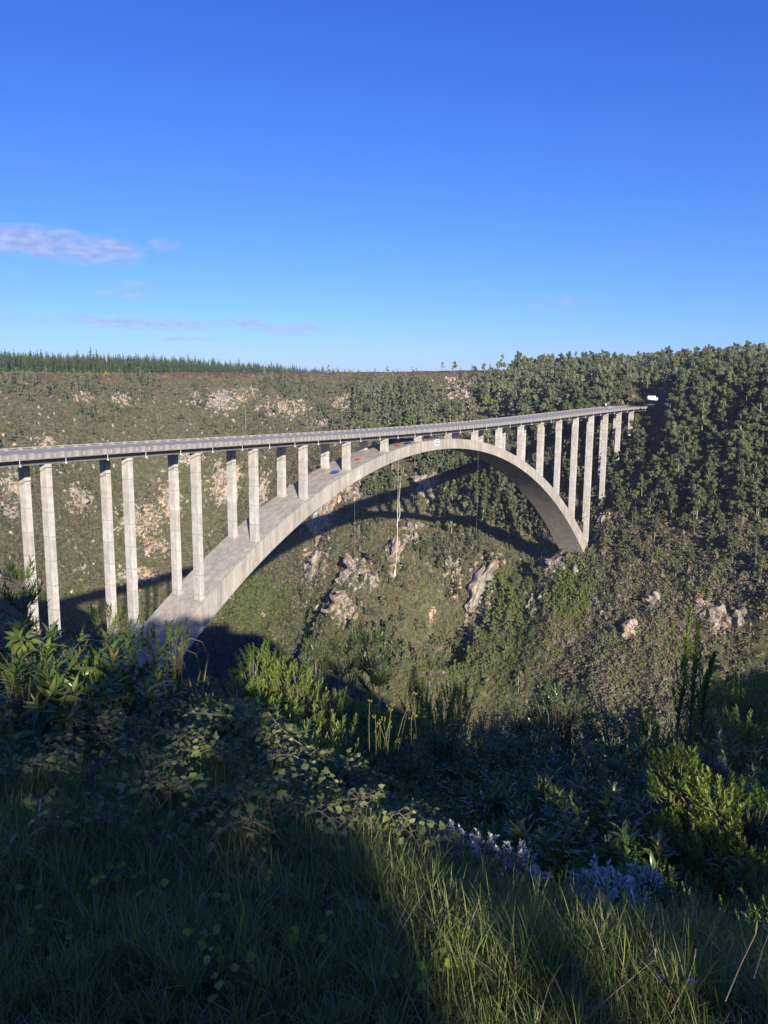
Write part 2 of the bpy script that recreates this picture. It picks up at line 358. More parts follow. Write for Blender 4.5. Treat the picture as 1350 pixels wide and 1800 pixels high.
SL = np.array([-400,-30,-10,0,2,3.5,5,7,10,16,30,60,90.]); ZL = np.array([0,-.6,-1.3,-1.62,-1.72,-2.0,-2.45,-3.35,-5.2,-9.2,-18.5,-38,-58.])
SR = np.array([-400,-30,-10,0,2,3.,4.2,6,9,14,30,60,90.]); ZR = np.array([0,-.6,-1.3,-1.62,-1.78,-2.25,-3.2,-4.6,-6.6,-10,-19.5,-38,-58.])
ROCKS = [(150,700,28,12,.8),(215,700,22,14,.9),(345,700,16,16,.8),(390,705,50,25,.9),(430,690,30,14,.8),(500,720,50,22,.9),(605,712,26,14,1),(560,745,30,14,.7),(820,700,50,42,.75),(700,700,20,12,.5),
 (30,860,34,44,.8),(80,780,30,22,.6),(140,880,34,34,.7),(215,800,20,14,.6),(250,915,55,40,.85),(300,880,26,50,.8),(270,965,40,20,.7),(240,1012,45,22,.8),(395,850,34,50,.8),(460,870,20,45,.8),(20,900,24,20,.7),(330,800,34,24,.7),(140,1000,20,16,.5),
 (565,900,30,55,1),(605,862,45,22,1),(555,995,26,34,1),(625,1010,26,28,1),(655,1020,14,18,.8),(600,1070,32,28,.9),(690,985,16,42,.9),(720,940,26,30,.6),(755,860,44,34,.8),(790,1000,14,22,.7),(800,1020,18,34,.9),(848,1035,20,50,1.1),(828,1085,12,36,.9),(760,1080,10,16,1),
 (972,1005,20,28,1.2),(955,1040,12,26,1.1),(935,1075,12,30,.6),(1062,925,16,34,.6),(1270,1100,34,30,.9),(1305,1085,14,26,1),(1232,1070,20,22,.6),(1150,1062,22,14,.7),(1110,1112,22,26,.6),(1300,1020,24,12,.7),(1075,985,14,12,.5),
 (1130,900,30,30,.35),(1180,1000,60,40,.35),(1060,1060,40,30,.35),(740,1000,30,40,.3),(1090,760,12,24,.9),(1095,728,10,10,.9),(875,980,16,30,.6)]
ROCKS = [(a, b, c*.9, d*.9, w*(.95 if a < 640 and b < 1020 and not 520 < a < 640 else .9)) for a, b, c, d, w in ROCKS]
def rockmask(u, v):
    o = np.zeros(np.shape(u))
    for a, b, ru, rv, w in ROCKS: o = np.maximum(o, w*np.exp(-(((u-a)/ru)**2+((v-b)/rv)**2)*1.1))
    return o
def height(x, y, detail=True):
    x = np.asarray(x, float); y = np.asarray(y, float)
    dx = x-CAM[0]; dy = y-CAM[1]; d = np.hypot(dx, dy); s = dx*FH[0]+dy*FH[1]; l = dx*RH[0]+dy*RH[1]
    z = tps(x, y)
    # hill country behind the rim keeps its slope, no overshoot
    w = sstep(-1.2, 1.8, l); zn = ZE+(1-w)*np.interp(s, SL, ZL)+w*np.interp(s, SR, ZR)
    zn = zn+.05*pn(x*1.1, y*1.1)*sstep(1, 4, d)
    k = 1-sstep(35, 85, d)
    u, v, zz = project(np.stack([x, y, z], -1)); vis = (zz > 50)
    rm = np.where(vis, rockmask(u, v), 0)
    rm = np.where(d > 200, rm, 0)
    if detail:
        a = sstep(120, 330, d)*(1-sstep(760, 900, d)*.8)
        # spurs and gullies run down the wall; blocky ledges in the rock
        z = z+a*(5.0*fbm(x/55., y/38., 4, True)-2.2+2.2*fbm(x/16., y/13., 3))
        rr = sstep(.15, .6, rm)*a
        led = fbm(x/9.+3, y/9., 3, True)
        z = z+rr*(4.2*np.round(led*2.2)/2.2*.8+1.6*np.abs(pn(x/3.1, y/3.1))*2-1.2)
    z = np.where(d > 960, np.minimum(z, CAM[2]+28.3+(d-960)*.012), z)
    z = np.maximum(z, -206+1.5*pn(x/12, y/12))
    # keep the ground below the deck and clear of the arch feet
    dkk = dkz(np.clip(x, -262, 235))
    under = (np.abs(y) < 26) & (x > -262) & (x < 226)
    cut = dkk-1.6+np.maximum(np.abs(y)-11, 0)*.6
    z = np.where(under, np.minimum(z, cut), z)
    z = zn*k+z*(1-k)
    return z, rm
class T: pass
def build_terrain():
    rad = np.unique(np.r_[0.02, np.geomspace(.4, 60, 88), np.geomspace(60, 290, 60), np.arange(292, 860, 1.9), np.geomspace(862, 5200, 52)])
    az = np.r_[np.linspace(-32, 32, 400), np.linspace(33.5, 326.5, 66)]
    A = YAW-np.radians(az); nr, na = len(rad), len(az)
    X = CAM[0]+rad[:, None]*np.cos(A)[None]; Y = CAM[1]+rad[:, None]*np.sin(A)[None]
    Z, rm = height(X, Y)
    d = np.broadcast_to(rad[:, None], X.shape)
    idx = np.arange(nr*na).reshape(nr, na)
    a = idx[:-1]; b = idx[1:]
    F = np.stack([a, b, np.roll(b, -1, 1), np.roll(a, -1, 1)], -1).reshape(-1, 4)
    me = mk('hillside', np.stack([X, Y, Z], -1).reshape(-1, 3), F[:, ::-1].copy(), True)
    u, v, zz = project(np.stack([X, Y, Z], -1))
    heath = sstep(775, 805, d)*(Z > 20)*(zz > 0)*(1-sstep(900, 1100, u))
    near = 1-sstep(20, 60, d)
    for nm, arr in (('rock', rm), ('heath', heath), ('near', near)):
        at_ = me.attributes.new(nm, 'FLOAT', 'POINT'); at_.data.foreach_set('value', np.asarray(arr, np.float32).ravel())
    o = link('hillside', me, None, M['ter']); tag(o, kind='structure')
    T.X, T.Y, T.Z, T.rm, T.d, T.u, T.v, T.rad, T.az = X, Y, Z, rm, d, u, v, rad, az
    return o
build_terrain()
def ground(x, y): return float(height(np.array([x]), np.array([y]))[0][0])
def hit(u, v, dmin=250):
    """where the ray through photo pixel (u, v) meets the far wall"""
    d = ray(u, v); h = math.hypot(d[0], d[1]); t = np.arange(dmin, 1500, 1.5)/h
    P = CAM+t[:, None]*d; z = height(P[:, 0], P[:, 1])[0]; k = np.nonzero(P[:, 2] < z)[0]
    return P[k[0]] if len(k) else P[-1]
wm = mk('river', [(-900,-900,-204.5),(600,-900,-204.5),(600,900,-204.5),(-900,900,-204.5)], [(0,1,2,3)])
tag(link('river', wm, None, simple('river_water', (.02, .035, .03), .08, .6)), kind='structure')

# visibility of terrain samples (first hit per azimuth)
def visible_samples():
    el = (T.Z+3-CAM[2])/np.maximum(T.d, 1e-3); mx = np.maximum.accumulate(np.where(T.d > 200, (T.Z-CAM[2])/T.d, -9), 0)
    return el >= mx
VIS = visible_samples()
# ------------------------------------------------------------------ the bridge
def xs_range(a, b, step): return list(np.linspace(a, b, max(2, int(round((b-a)/step))+1)))
def loft(name, secs, mats, parent, smooth=False, cap=True):
    k = len(secs[0]); V = [p for s in secs for p in s]; F = []
    for i in range(len(secs)-1):
        for j in range(k): F.append((i*k+j, i*k+(j+1) % k, (i+1)*k+(j+1) % k, (i+1)*k+j))
    if cap: F += [tuple(range(k-1, -1, -1)), tuple(range((len(secs)-1)*k, len(secs)*k))]
    return link(name, mk(name, V, F, smooth), parent, mats)
X0, X1 = -262, 222
br = empty('arch_bridge', (0, 0, 0)); tag(br, 'long grey concrete deck arch road bridge on tall paired columns spanning the gorge', 'bridge')
xs = xs_range(X0, X1, BAY/4)
HWD = 8.4
# the deck: flanged girder
sec = lambda x: [(x,-5.9,dkz(x)),(x,5.9,dkz(x)),(x,6.2,dkz(x)+.95),(x,HWD,dkz(x)+1.1),(x,HWD,dkz(x)+1.85),(x,-HWD,dkz(x)+1.85),(x,-HWD,dkz(x)+1.1),(x,-6.2,dkz(x)+.95)]
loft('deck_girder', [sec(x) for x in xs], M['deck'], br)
rd = lambda x: [(x,-6.6,dkz(x)+1.854),(x,6.6,dkz(x)+1.854),(x,6.6,dkz(x)+1.90),(x,-6.6,dkz(x)+1.90)]
road = loft('road_surface', [rd(x) for x in xs], M['asphalt'], br)
for y in (-5.5, 5.5):
    loft('edge_line', [[(x,y-.08,dkz(x)+1.904),(x,y+.08,dkz(x)+1.904),(x,y+.08,dkz(x)+1.908),(x,y-.08,dkz(x)+1.908)] for x in xs], M['white_line'], road)
mb = MB()
x = X0+3
while x < X1-4:
    z0, z1 = dkz(x)+1.906, dkz(x+3)+1.906
    mb.add([(x,-.08,z0),(x+3,-.08,z1),(x+3,.08,z1),(x,.08,z0)], [(0,1,2,3)]); x += 9
o = mb.obj('centre_line', M['white_line'], road); o['kind'] = 'stuff'
PB = BAY/6
for s in (-1, 1):
    y0, y1 = s*HWD, s*(HWD-.32)
    lo, hi = (1.852, 2.33) if s < 0 else (1.852, 2.05)
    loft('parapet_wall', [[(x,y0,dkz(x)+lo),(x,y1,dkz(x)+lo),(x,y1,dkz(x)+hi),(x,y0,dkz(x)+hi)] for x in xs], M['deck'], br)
    if s > 0:
        loft('parapet_rail', [[(x,y0,dkz(x)+2.22),(x,y1,dkz(x)+2.22),(x,y1,dkz(x)+2.42),(x,y0,dkz(x)+2.42)] for x in xs], M['post'], br)
pm = MB(); pm.box((0,0,.22), (1.0,.5,1.24)); pme = pm.mesh('parapet_post')
pm2 = MB(); pm2.box((0,0,.08), (.42,.44,.86)); pme2 = pm2.mesh('parapet_stub')
i = 0; x = X0+1.2
while x < X1-1:
    sl_ = math.atan(.01842+2*.12031e-3*x)
    for s in (-1, 1):
        o = link('parapet_post', pme, br, M['post']); o.location = (x, s*(HWD-.16), dkz(x)+1.62); o.rotation_euler = (0,-sl_,0)
        if s < 0 and x+PB/2 < X1-1:
            xx = x+PB/2; o = link('parapet_stub', pme2, br, M['post']); o.location = (xx, s*(HWD-.16), dkz(xx)+1.75); o.rotation_euler = (0,-sl_,0)
    x += PB
# service pipe hung below the near edge on brackets
mb = MB(); mb.tube([(x, -8.25, dkz(x)+.12) for x in xs], .07, 6); pipe = mb.obj('service_pipe', M['steel'], br)
hm = MB(); hm.tube([(0,0,0),(0,0,.55),(0,0,1.15)], .05, 5); hm.box((0,0,.0), (.35,.3,.25)); hme = hm.mesh('pipe_bracket')
x = X0+2
while x < X1:
    o = link('pipe_bracket', hme, br, M['white']); o.location = (x, -8.25, dkz(x)); x += BAY/2
# the arch rib
AHW = 6.6
def arc_pts(n=96, x0=-137.5, x1=137.5):
    out = []
    for x in np.linspace(x0, x1, n):
        e = 1e-2; t = Vector((2*e, 0, arz(x+e)-arz(x-e))).normalized(); nn = Vector((t.z, 0, -t.x))   # downward normal
        th = 3.5+2.6*(abs(x)/136)**2
        top = Vector((x, 0, arz(x))); bot = top+nn*th if nn.z < 0 else top-nn*th
        out.append((top, bot))
    return out
AP = arc_pts()
loft('arch_rib', [[(t.x,-AHW,t.z),(b.x,-AHW,b.z),(b.x,AHW,b.z),(t.x,AHW,t.z)] for t, b in AP], M['arch'], br)
# shuttering joints across the soffit and sides, a few centimetres proud
for j in range(4, 92, 4):
    t, b = AP[j]; t2 = AP[j+1][0]; d = (t2-t).normalized()*.18; e = .02
    mb = MB(); V = []
    for pt in (t, t+d):
        bb = b+(pt-t); nn = (b-t).normalized()*e
        V += [tuple(pt-nn-Vector((0,AHW+e,0))), tuple(bb+nn-Vector((0,AHW+e,0))), tuple(bb+nn+Vector((0,AHW+e,0))), tuple(pt-nn+Vector((0,AHW+e,0)))]
    mb.add(V, [(0,1,2,3),(7,6,5,4),(0,4,5,1),(1,5,6,2),(2,6,7,3),(3,7,4,0)]); mb.obj('pour_joint', M['arch'], br)
# skewbacks where the arch meets the rock
for s in (-1, 1):
    xx = s*137; t, b = (AP[0] if s < 0 else AP[-1])
    mb = MB(); c = b+Vector((s*4.0, 0, -3.5)); mb.box((c.x, 0, c.z), (8, 14.5, 9), T=None)
    mb.obj('skewback', M['arch'], br)
# columns
TX, TY, CW = 1.25, 2.6, 4.35
for i in range(-1, 21):
    x = (i-9)*BAY
    if x < X0+1 or x > X1-3: continue
    for s in (-1, 1):
        top = dkz(x)-.003
        if abs(x) < 134: bot = arz(x)-.6
        else: bot = min(ground(x, s*CW), ground(x-2, s*CW), ground(x, s*CW-2))-3
        if abs(x) >= 134 and abs(x) < 150: bot = min(bot, arz(137)-5)
        h = top-bot
        if h < .3: continue
        tp = 1+.0003*h
        mb = MB(); V = []
        for z, k in ((-h, tp), (-.001, 1.0)):
            V += [(-TX/2*k,-TY/2*k,z),(TX/2*k,-TY/2*k,z),(TX/2*k,TY/2*k,z),(-TX/2*k,TY/2*k,z)]
        mb.add(V, [(0,3,2,1),(4,5,6,7),(0,1,5,4),(1,2,6,5),(2,3,7,6),(3,0,4,7)])
        c = mb.obj('column', M['col'], br); c.location = (x, s*CW, top)
        bv = c.modifiers.new('edge', 'BEVEL'); bv.width = .07; bv.segments = 1
        if abs(x) < 130:
            sl_ = math.atan((arz(x+.1)-arz(x-.1))/.2)
            mb = MB(); mb.box((0,0,.0), (TX*1.5, TY*1.12, .5)); q = mb.obj('column_footing', M['arch'], br); q.location = (x, s*CW, arz(x)+.0); q.rotation_euler = (0,-sl_,0)
# end abutments
for xa in (X0+1, X1+.5):
    mb = MB(); mb.box((xa, 0, dkz(xa)-4.6), (5, 15.6, 9)); mb.obj('abutment', M['deck'], br)

# road beyond the bridge
def rz(x): return dkz(X1)+1.88+max(0, x-X1)*.045
secs = []
for k in range(30):
    x = X1+k*5; yc = (max(0, x-X1-25))**2*.0035
    secs.append([(x,yc-6.6,rz(x)-.9),(x,yc+6.6,rz(x)-.9),(x,yc+6.6,rz(x)),(x,yc-6.6,rz(x))])
tag(loft('road', secs, M['asphalt'], None), kind='structure')
secs = []
for k in range(30):
    x = X0-2-k*6; z = dkz(X0)+1.88
    secs.append([(x,-6.6,z-3),(x,6.6,z-3),(x,6.6,z),(x,-6.6,z)])
tag(loft('road', [s[::-1] for s in secs], M['asphalt'], None), kind='structure')

# ------------------------------------------------------------------ vehicles
def wheelset(root, pts, r, w):
    wm_ = MB(); wm_.tube([(0,-w/2,0),(0,w/2,0)], r, 12); tm = wm_.mesh('wheel')
    for p in pts:
        o = link('wheel', tm, root, M['dark']); o.location = p
def prof(mb, pts, y0, y1, m=0):
    n = len(pts); V = [(a, y0, b) for a, b in pts]+[(a, y1, b) for a, b in pts]
    mb.add(V, [tuple(range(n)), tuple(range(2*n-1, n-1, -1))]+[(i, i+n, (i+1) % n+n, (i+1) % n) for i in range(n)], m)
def onDeck(u):
    xs_ = np.linspace(0, 222, 500); uu = project(np.stack([xs_, xs_*0-2.6, dkz(xs_)+1.9], -1))[0]; return float(np.interp(u, uu, xs_))
xc = onDeck(1073)
car = empty('car', (xc, -3.0, dkz(xc)+1.91), math.pi); tag(car, 'small white and blue car driving along the far right end of the bridge deck', 'car')
mb = MB(); prof(mb, [(-2.1,.3),(2.1,.3),(2.15,.75),(1.3,.92),(.6,1.42),(-1.1,1.46),(-1.9,.95),(-2.15,.8)], -.85, .85); mb.obj('body', M['silver'], car)
mb = MB(); prof(mb, [(1.12,.96),(.6,1.36),(-1.0,1.39),(-1.6,1.0)], -.87, .87); mb.obj('side_window', M['glass'], car)
mb = MB(); prof(mb, [(-1.05,1.44),(-.95,1.47),(.45,1.44),(.6,1.40)], -.7, .7); mb.obj('roof', M['white'], car)
for s in (-1, 1):
    mb = MB(); mb.box((2.14, s*.6, .68), (.06,.34,.16)); mb.obj('headlight', M['white'], car)
wheelset(car, [(a, b, .32) for a in (-1.35, 1.35) for b in (-.76, .76)], .32, .22)
P = at(1146, 701, 512)
tz = P[2]
tr = empty('box_truck', tuple(P-np.array([0, 0, 1.6])), R(-52)); tag(tr, 'white box truck parked on the road among the trees beyond the bridge', 'truck')
mb = MB(); mb.box((-.6,0,2.15), (5.0,2.4,2.5)); mb.obj('cargo_box', M['white'], tr)
mb = MB(); prof(mb, [(1.95,.6),(3.7,.6),(3.75,1.4),(3.3,2.3),(1.95,2.35)], -1.05, 1.05); mb.obj('cab', M['white'], tr)
mb = MB(); prof(mb, [(3.74,1.5),(3.36,2.22),(3.3,2.22),(3.68,1.5)], -.9, .9); mb.obj('windscreen', M['glass'], tr)
mb = MB(); mb.box((.2,0,.72), (6.4,1.0,.25)); mb.obj('chassis', M['dark'], tr)
wheelset(tr, [(a, b, .48) for a in (-2.1, 2.6) for b in (-.95, .95)], .48, .3)
mb = MB(); mb.box((0,0,-.6), (9,5,1.1)); 
xm = onDeck(1095)
mp_ = empty('marker_post', (xm, 7.2, dkz(xm)+1.86)); tag(mp_, 'white marker sign on a short post just past the car on the deck', 'sign')
mb = MB(); mb.tube([(0,0,0),(0,0,2.2)], .06); mb.obj('post', M['steel'], mp_); mb = MB(); mb.box((-.1,0,1.9), (.06,.9,1.2)); mb.obj('plate', M['white'], mp_)

# ------------------------------------------------------------------ the jump station on the arch crown, ropes, people
def onArch(u, y):
    xs_ = np.linspace(-120, 60, 900); uu = project(np.stack([xs_, xs_*0+y, arz(xs_)], -1))[0]; return float(np.interp(u, uu, xs_))
def skin_person(name, shirt, trous, joints, edges, rad):
    pass
def person_mesh(pose):
    """one continuous body grown from rings along a skeleton"""
    me = bpy.data.meshes.new('body'); J = {
     'pel':(0,0,.95),'wai':(0,0,1.12),'che':(0,0,1.38),'nec':(0,0,1.50),'hea':(.02,0,1.62),'top':(.02,0,1.74),
     'hl':(0,.09,.90),'kl':(.03,.10,.50),'al':(-.02,.10,.08),'fl':(.14,.11,.03),'hr':(0,-.09,.90),'kr':(.03,-.10,.50),'ar':(-.02,-.10,.08),'fr':(.14,-.11,.03),
     'sl':(0,.19,1.42),'el':(.0,.25,1.15),'wl':(.08,.24,.90),'nl':(.10,.24,.80),'sr':(0,-.19,1.42),'er':(.0,-.25,1.15),'wr':(.08,-.24,.90),'nr':(.10,-.24,.80)}
    J.update(pose)
    rd_ = dict(pel=.15,wai=.13,che=.15,nec=.06,hea=.095,top=.07,hl=.10,kl=.06,al=.042,fl=.035,hr=.10,kr=.06,ar=.042,fr=.035,sl=.07,el=.042,wl=.03,nl=.03,sr=.07,er=.042,wr=.03,nr=.03)
    ks = list(J); ix = {k: i for i, k in enumerate(ks)}
    E = [('pel','wai'),('wai','che'),('che','nec'),('nec','hea'),('hea','top'),('pel','hl'),('hl','kl'),('kl','al'),('al','fl'),('pel','hr'),('hr','kr'),('kr','ar'),('ar','fr'),('che','sl'),('sl','el'),('el','wl'),('wl','nl'),('che','sr'),('sr','er'),('er','wr'),('wr','nr')]
    me.from_pydata([J[k] for k in ks], [(ix[a], ix[b]) for a, b in E], [])
    o = bpy.data.objects.new('body', me); COL.objects.link(o)
    sm = o.modifiers.new('skin', 'SKIN'); sv = me.skin_vertices[0].data
    for k in ks: sv[ix[k]].radius = (rd_[k], rd_[k])
    sv[0].use_root = True
    ss = o.modifiers.new('sub', 'SUBSURF'); ss.levels = 1; ss.render_levels = 1
    dg = bpy.context.evaluated_depsgraph_get(); m2 = bpy.data.meshes.new_from_object(o.evaluated_get(dg)); bpy.data.objects.remove(o)
    co = np.empty(len(m2.vertices)*3); m2.vertices.foreach_get('co', co); co = co.reshape(-1, 3); mi = []
    for p in m2.polygons:
        c = co[list(p.vertices)].mean(0); mi.append(3 if c[2] > 1.66 else 2 if (c[2] > 1.49 and abs(c[1]) < .13) else 0 if c[2] > .93 and not (abs(c[1]) > .2 and c[2] < 1.0) else (2 if abs(c[1]) > .2 and c[2] > .7 else 1))
    m2.materials.clear(); m2.polygons.foreach_set('material_index', np.array(mi, np.int32)); m2.polygons.foreach_set('use_smooth', np.ones(len(mi), bool))
    return m2
skin = simple('skin', (.35, .2, .13), .6); hairm = simple('dark_hair', (.03, .02, .02), .7); jeans = simple('dark_trousers', (.04, .05, .09), .8)
SH = {'black': simple('black_jacket', (.02, .02, .025), .8), 'red': M['red'], 'white': simple('white_shirt', (.75, .75, .73), .7), 'blue': M['blue'], 'pink': simple('pink_shirt', (.6, .25, .3), .7), 'grey': simple('grey_shirt', (.3, .3, .32), .8)}
poses = [{}, {'wl': (.28,.2,1.15), 'nl': (.36,.18,1.2), 'el': (.12,.26,1.2)}, {'kl': (.16,.12,.52), 'al': (.1,.12,.08), 'fl': (.26,.12,.03), 'wr': (.05,-.4,1.3), 'nr': (.05,-.45,1.38), 'er': (0,-.36,1.2)}]
pmeshes = [person_mesh(p) for p in poses]
PPL = [(697,'black','standing beside the dark equipment box on the arch'),(703,'red','standing between the equipment box and the blue tarpaulin'),(722,'blue','standing behind the blue tarpaulin on the arch'),
       (747,'black','standing just right of the column by the tarpaulin'),(752,'grey','second from the left in the group on the arch crown'),(758,'white','standing at the left of the white banner on the arch'),
       (764,'black','standing right above the banner on the arch crown'),(769,'pink','standing above the right half of the banner'),(774,'grey','standing just right of the banner'),(779,'black','standing close to the red flag on the arch'),(783,'white','standing under the red cloth on the arch')]
for k, (u, c, wh) in enumerate(PPL):
    y = -3.2+((k*37) % 5)*1.1; x = onArch(u, y)
    m2 = pmeshes[k % 3].copy()
    for mm in (SH[c], jeans, skin, hairm): m2.materials.append(mm)
    o = link('person', m2); o.location = (x, y, arz(x)+.03); o.rotation_euler = (0, 0, R(200+k*61)); o.scale = (.98, 1, .96+.02*(k % 3))
    tag(o, f'person in a {c} top {wh}', 'person', 'people waiting under the deck')
def thing_at_arch(name, u, y, label, cat, builder, rzv=0):
    x = onArch(u, y); e = empty(name, (x, y, arz(x)+.02), rzv); tag(e, label, cat); builder(e); return e
def b_box(e):
    mb = MB(); mb.box((0,0,.85), (3.2,2.2,1.7)); mb.obj('cabin_wall', M['dark'], e); mb = MB(); mb.box((0,0,1.76), (3.5,2.5,.12)); mb.obj('roof', M['steel'], e)
thing_at_arch('equipment_box', 691, 2.2, 'dark equipment cabin under the deck at the left of the people', 'cabin', b_box)
def b_tarp(e):
    mb = MB(); n = 7; V = []
    for a in range(n):
        for b in range(n): V.append((a*.35-1.05, b*.3-.9, .95-abs(a-3)*.22+.06*math.sin(a*3+b*2)))
    mb.add(V, [(a*n+b, (a+1)*n+b, (a+1)*n+b+1, a*n+b+1) for a in range(n-1) for b in range(n-1)]); o = mb.obj('canvas', M['blue'], e); s = o.modifiers.new('t', 'SOLIDIFY'); s.thickness = .03
    mb = MB()
    for a in (-.95,.95):
        for b in (-.8,.8): mb.tube([(a,b,0),(a*.95,b,.35)], .03, 5)
    mb.obj('pole', M['steel'], e)
thing_at_arch('tarpaulin', 717, -4.6, 'bright blue tarpaulin tent on the arch in front of the people', 'tarpaulin', b_tarp)
thing_at_arch('tarpaulin', 714, .6, 'dark blue tarpaulin hung deeper under the deck', 'tarpaulin', b_tarp, .8)
def b_mat(m_, w, d, h):
    def f(e):
        mb = MB(); n = 6; V = []
        for a in range(n):
            for b in range(n): V.append((a*w/5-w/2+.05*math.sin(b*2.), b*d/5-d/2, h*(.5+.5*math.sin(a*2.1+b*1.3))*(0.2 if a in (0,5) or b in (0,5) else 1)))
        mb.add(V, [(a*n+b, (a+1)*n+b, (a+1)*n+b+1, a*n+b+1) for a in range(n-1) for b in range(n-1)]); o = mb.obj('cloth', m_, e); s = o.modifiers.new('t', 'SOLIDIFY'); s.thickness = .05
        mb = MB(); mb.box((0,0,h*.25), (w*.5,d*.4,h*.45)); mb.obj('bundle', M['dark'], e)
    return f
thing_at_arch('rope_bag', 628, -1.5, 'red bag lying open on the arch top left of the crown', 'bag', b_mat(M['red'], 1.6, 1.3, .7))
thing_at_arch('rope_bag', 638, -2.3, 'small pink cloth lying on the arch next to the red bag', 'cloth', b_mat(SH['pink'], .8, .7, .3))
thing_at_arch('blue_sheet', 590, -2.2, 'blue sheet on a low stand behind the column on the arch', 'sheet', b_mat(M['blue'], 3.2, 2.0, .9))
thing_at_arch('rope_bag', 700, -3.8, 'red bag on the arch at the feet of the people', 'bag', b_mat(M['red'], 1.2, 1., .9))
# railing of the jump platform
fx0, fx1 = onArch(738, -6), onArch(800, -6)
fe = empty('platform_railing', ((fx0+fx1)/2, -6.3, arz((fx0+fx1)/2))); tag(fe, 'thin metal railing along the near edge of the arch crown', 'railing')
c0 = Vector(fe.location)
n = 9
for k in range(n):
    x = fx0+(fx1-fx0)*k/(n-1); mb = MB(); mb.tube([Vector((x,-6.3,arz(x)))-c0, Vector((x,-6.3,arz(x)+1.1))-c0], .035, 5); mb.obj('post', M['steel'], fe)
for h in (.55, 1.1):
    mb = MB(); mb.tube([Vector((fx0+(fx1-fx0)*k/8, -6.3, arz(fx0+(fx1-fx0)*k/8)+h))-c0 for k in range(9)], .03, 5); mb.obj('rail', M['steel'], fe)
# banner on the arch side: white sheet with dark blurred lines
xb = onArch(768, -6.6); be = empty('banner', (xb, -6.68, arz(xb)-.9)); tag(be, 'white banner with dark stripes hung on the side of the arch crown', 'banner')
mb = MB(); mb.box((0,0,0), (2.9,.04,2.1)); mb.obj('sheet', M['white'], be)
for z, w, k in ((.55,2.3,.28),(.1,2.5,.16),(-.45,2.3,.34)):
    mb = MB(); mb.box((0,-.03,z), (w,.02,k)); mb.obj('printed_stripe', SH['black'], be)
fl = empty('red_flag', (onArch(784,-4), -4.4, arz(onArch(784,-4))+1.6)); tag(fl, 'red and white flag hanging under the deck beside the column', 'flag')
mb = MB(); n = 6; mb.add([(a*.5-1.3, .1*math.sin(a*2.), b*.5-.2) for a in range(n) for b in range(4)], [(a*4+b,(a+1)*4+b,(a+1)*4+b+1,a*4+b+1) for a in range(n-1) for b in range(3)]); mb.obj('cloth', M['red'], fl)
mb = MB(); mb.box((.1,-.14,.45), (1.6,.02,.3)); mb.obj('white_band', M['white'], fl)
# ropes
def rope(label, top_uv, pts_uv, rad, name='bungee_rope', y=-6.4):
    """top on the arch, then hanging straight down; pts give small sideways swings in metres"""
    x = onArch(top_uv, y); z0 = arz(x)-.2; e = empty(name, (x, y-.35, z0)); tag(e, label, 'rope', 'ropes hanging from the arch'); return e, x, z0
e, x, z0 = rope('thick pale bungee rope with a knotted loop hanging below the arch crown', 699, None, .1)
zz0 = -6.5
main = [(0,0,0),(0,0,-14),(-.05,0,-20),(-.1,0,-30),(-.5,0,-37),(-1.1,0,-40.5)]
mb = MB(); mb.tube(main, [.03,.04,.11,.11,.10,.08], 6); mb.obj('cord', M['rope'], e)
mb = MB(); mb.tube([(1.1,0,-9),(1.0,0,-14),(.7,.1,-17),(1.3,.1,-20),(1.2,0,-22),(.5,0,-23.5),(-.3,-.1,-24.2),(-.5,0,-25.5),(0,0,-26)], [.03,.07,.08,.1,.1,.1,.1,.09,.09], 6); mb.obj('loop', M['rope'], e)
mb = MB(); mb.tube([(-1.1,0,-40.3),(-1.3,0,-41.6),(-1.0,0,-42.8)], [.12,.3,.1], 7); mb.tube([(-1.3,0,-41.5),(-2,0,-43)], .07, 5); mb.obj('harness', M['white'], e)
for u, ln, lb in ((622, 170, 'thin dark cable hanging to the gorge floor, leftmost of the cables'), (840, 160, 'thin dark cable hanging from the right part of the arch')):
    e, x, z0 = rope(lb, u, None, .03, 'hanging_cable', -6.3)
    mb = MB(); mb.tube([(0,0,0),(.1,0,-ln/2),(0,0,-ln)], .022, 5); mb.obj('cord', M['bark_pale'], e)
# thin poles on the slope behind the deck
for u, v0, v1, lb in ((432,792,690,'thin pale telephone pole standing on the rocky slope above the deck'),(809,660,646,'short pole on the skyline')):
    if v1 == 646: continue
    p = hit(u, 755); h = 18
    e = empty('utility_pole', tuple(p+np.array([0,0,-.5]))); tag(e, lb, 'pole'); mb = MB(); mb.tube([(0,0,0),(0,0,h)], [.22,.14], 7); mb.obj('pole', M['bark_pale'], e)
    mb = MB(); mb.box((0,0,h-1), (.15,2.2,.15)); mb.obj('crossarm', M['bark_pale'], e)

# thin air over the gorge
HZ = MB(); HZ.box((0, 0, -20), (11600, 11600, 380))
def hzb(t):
    n = t.nodes.new('ShaderNodeVolumePrincipled'); n.inputs['Color'].default_value = (.80, .87, 1, 1); n.inputs['Density'].default_value = .000095; n.inputs['Anisotropy'].default_value = .2
    o = t.nodes.new('ShaderNodeOutputMaterial'); t.links.new(n.outputs[0], o.inputs['Volume'])
tag(HZ.obj('haze', mat('thin_air', hzb)), kind='stuff')
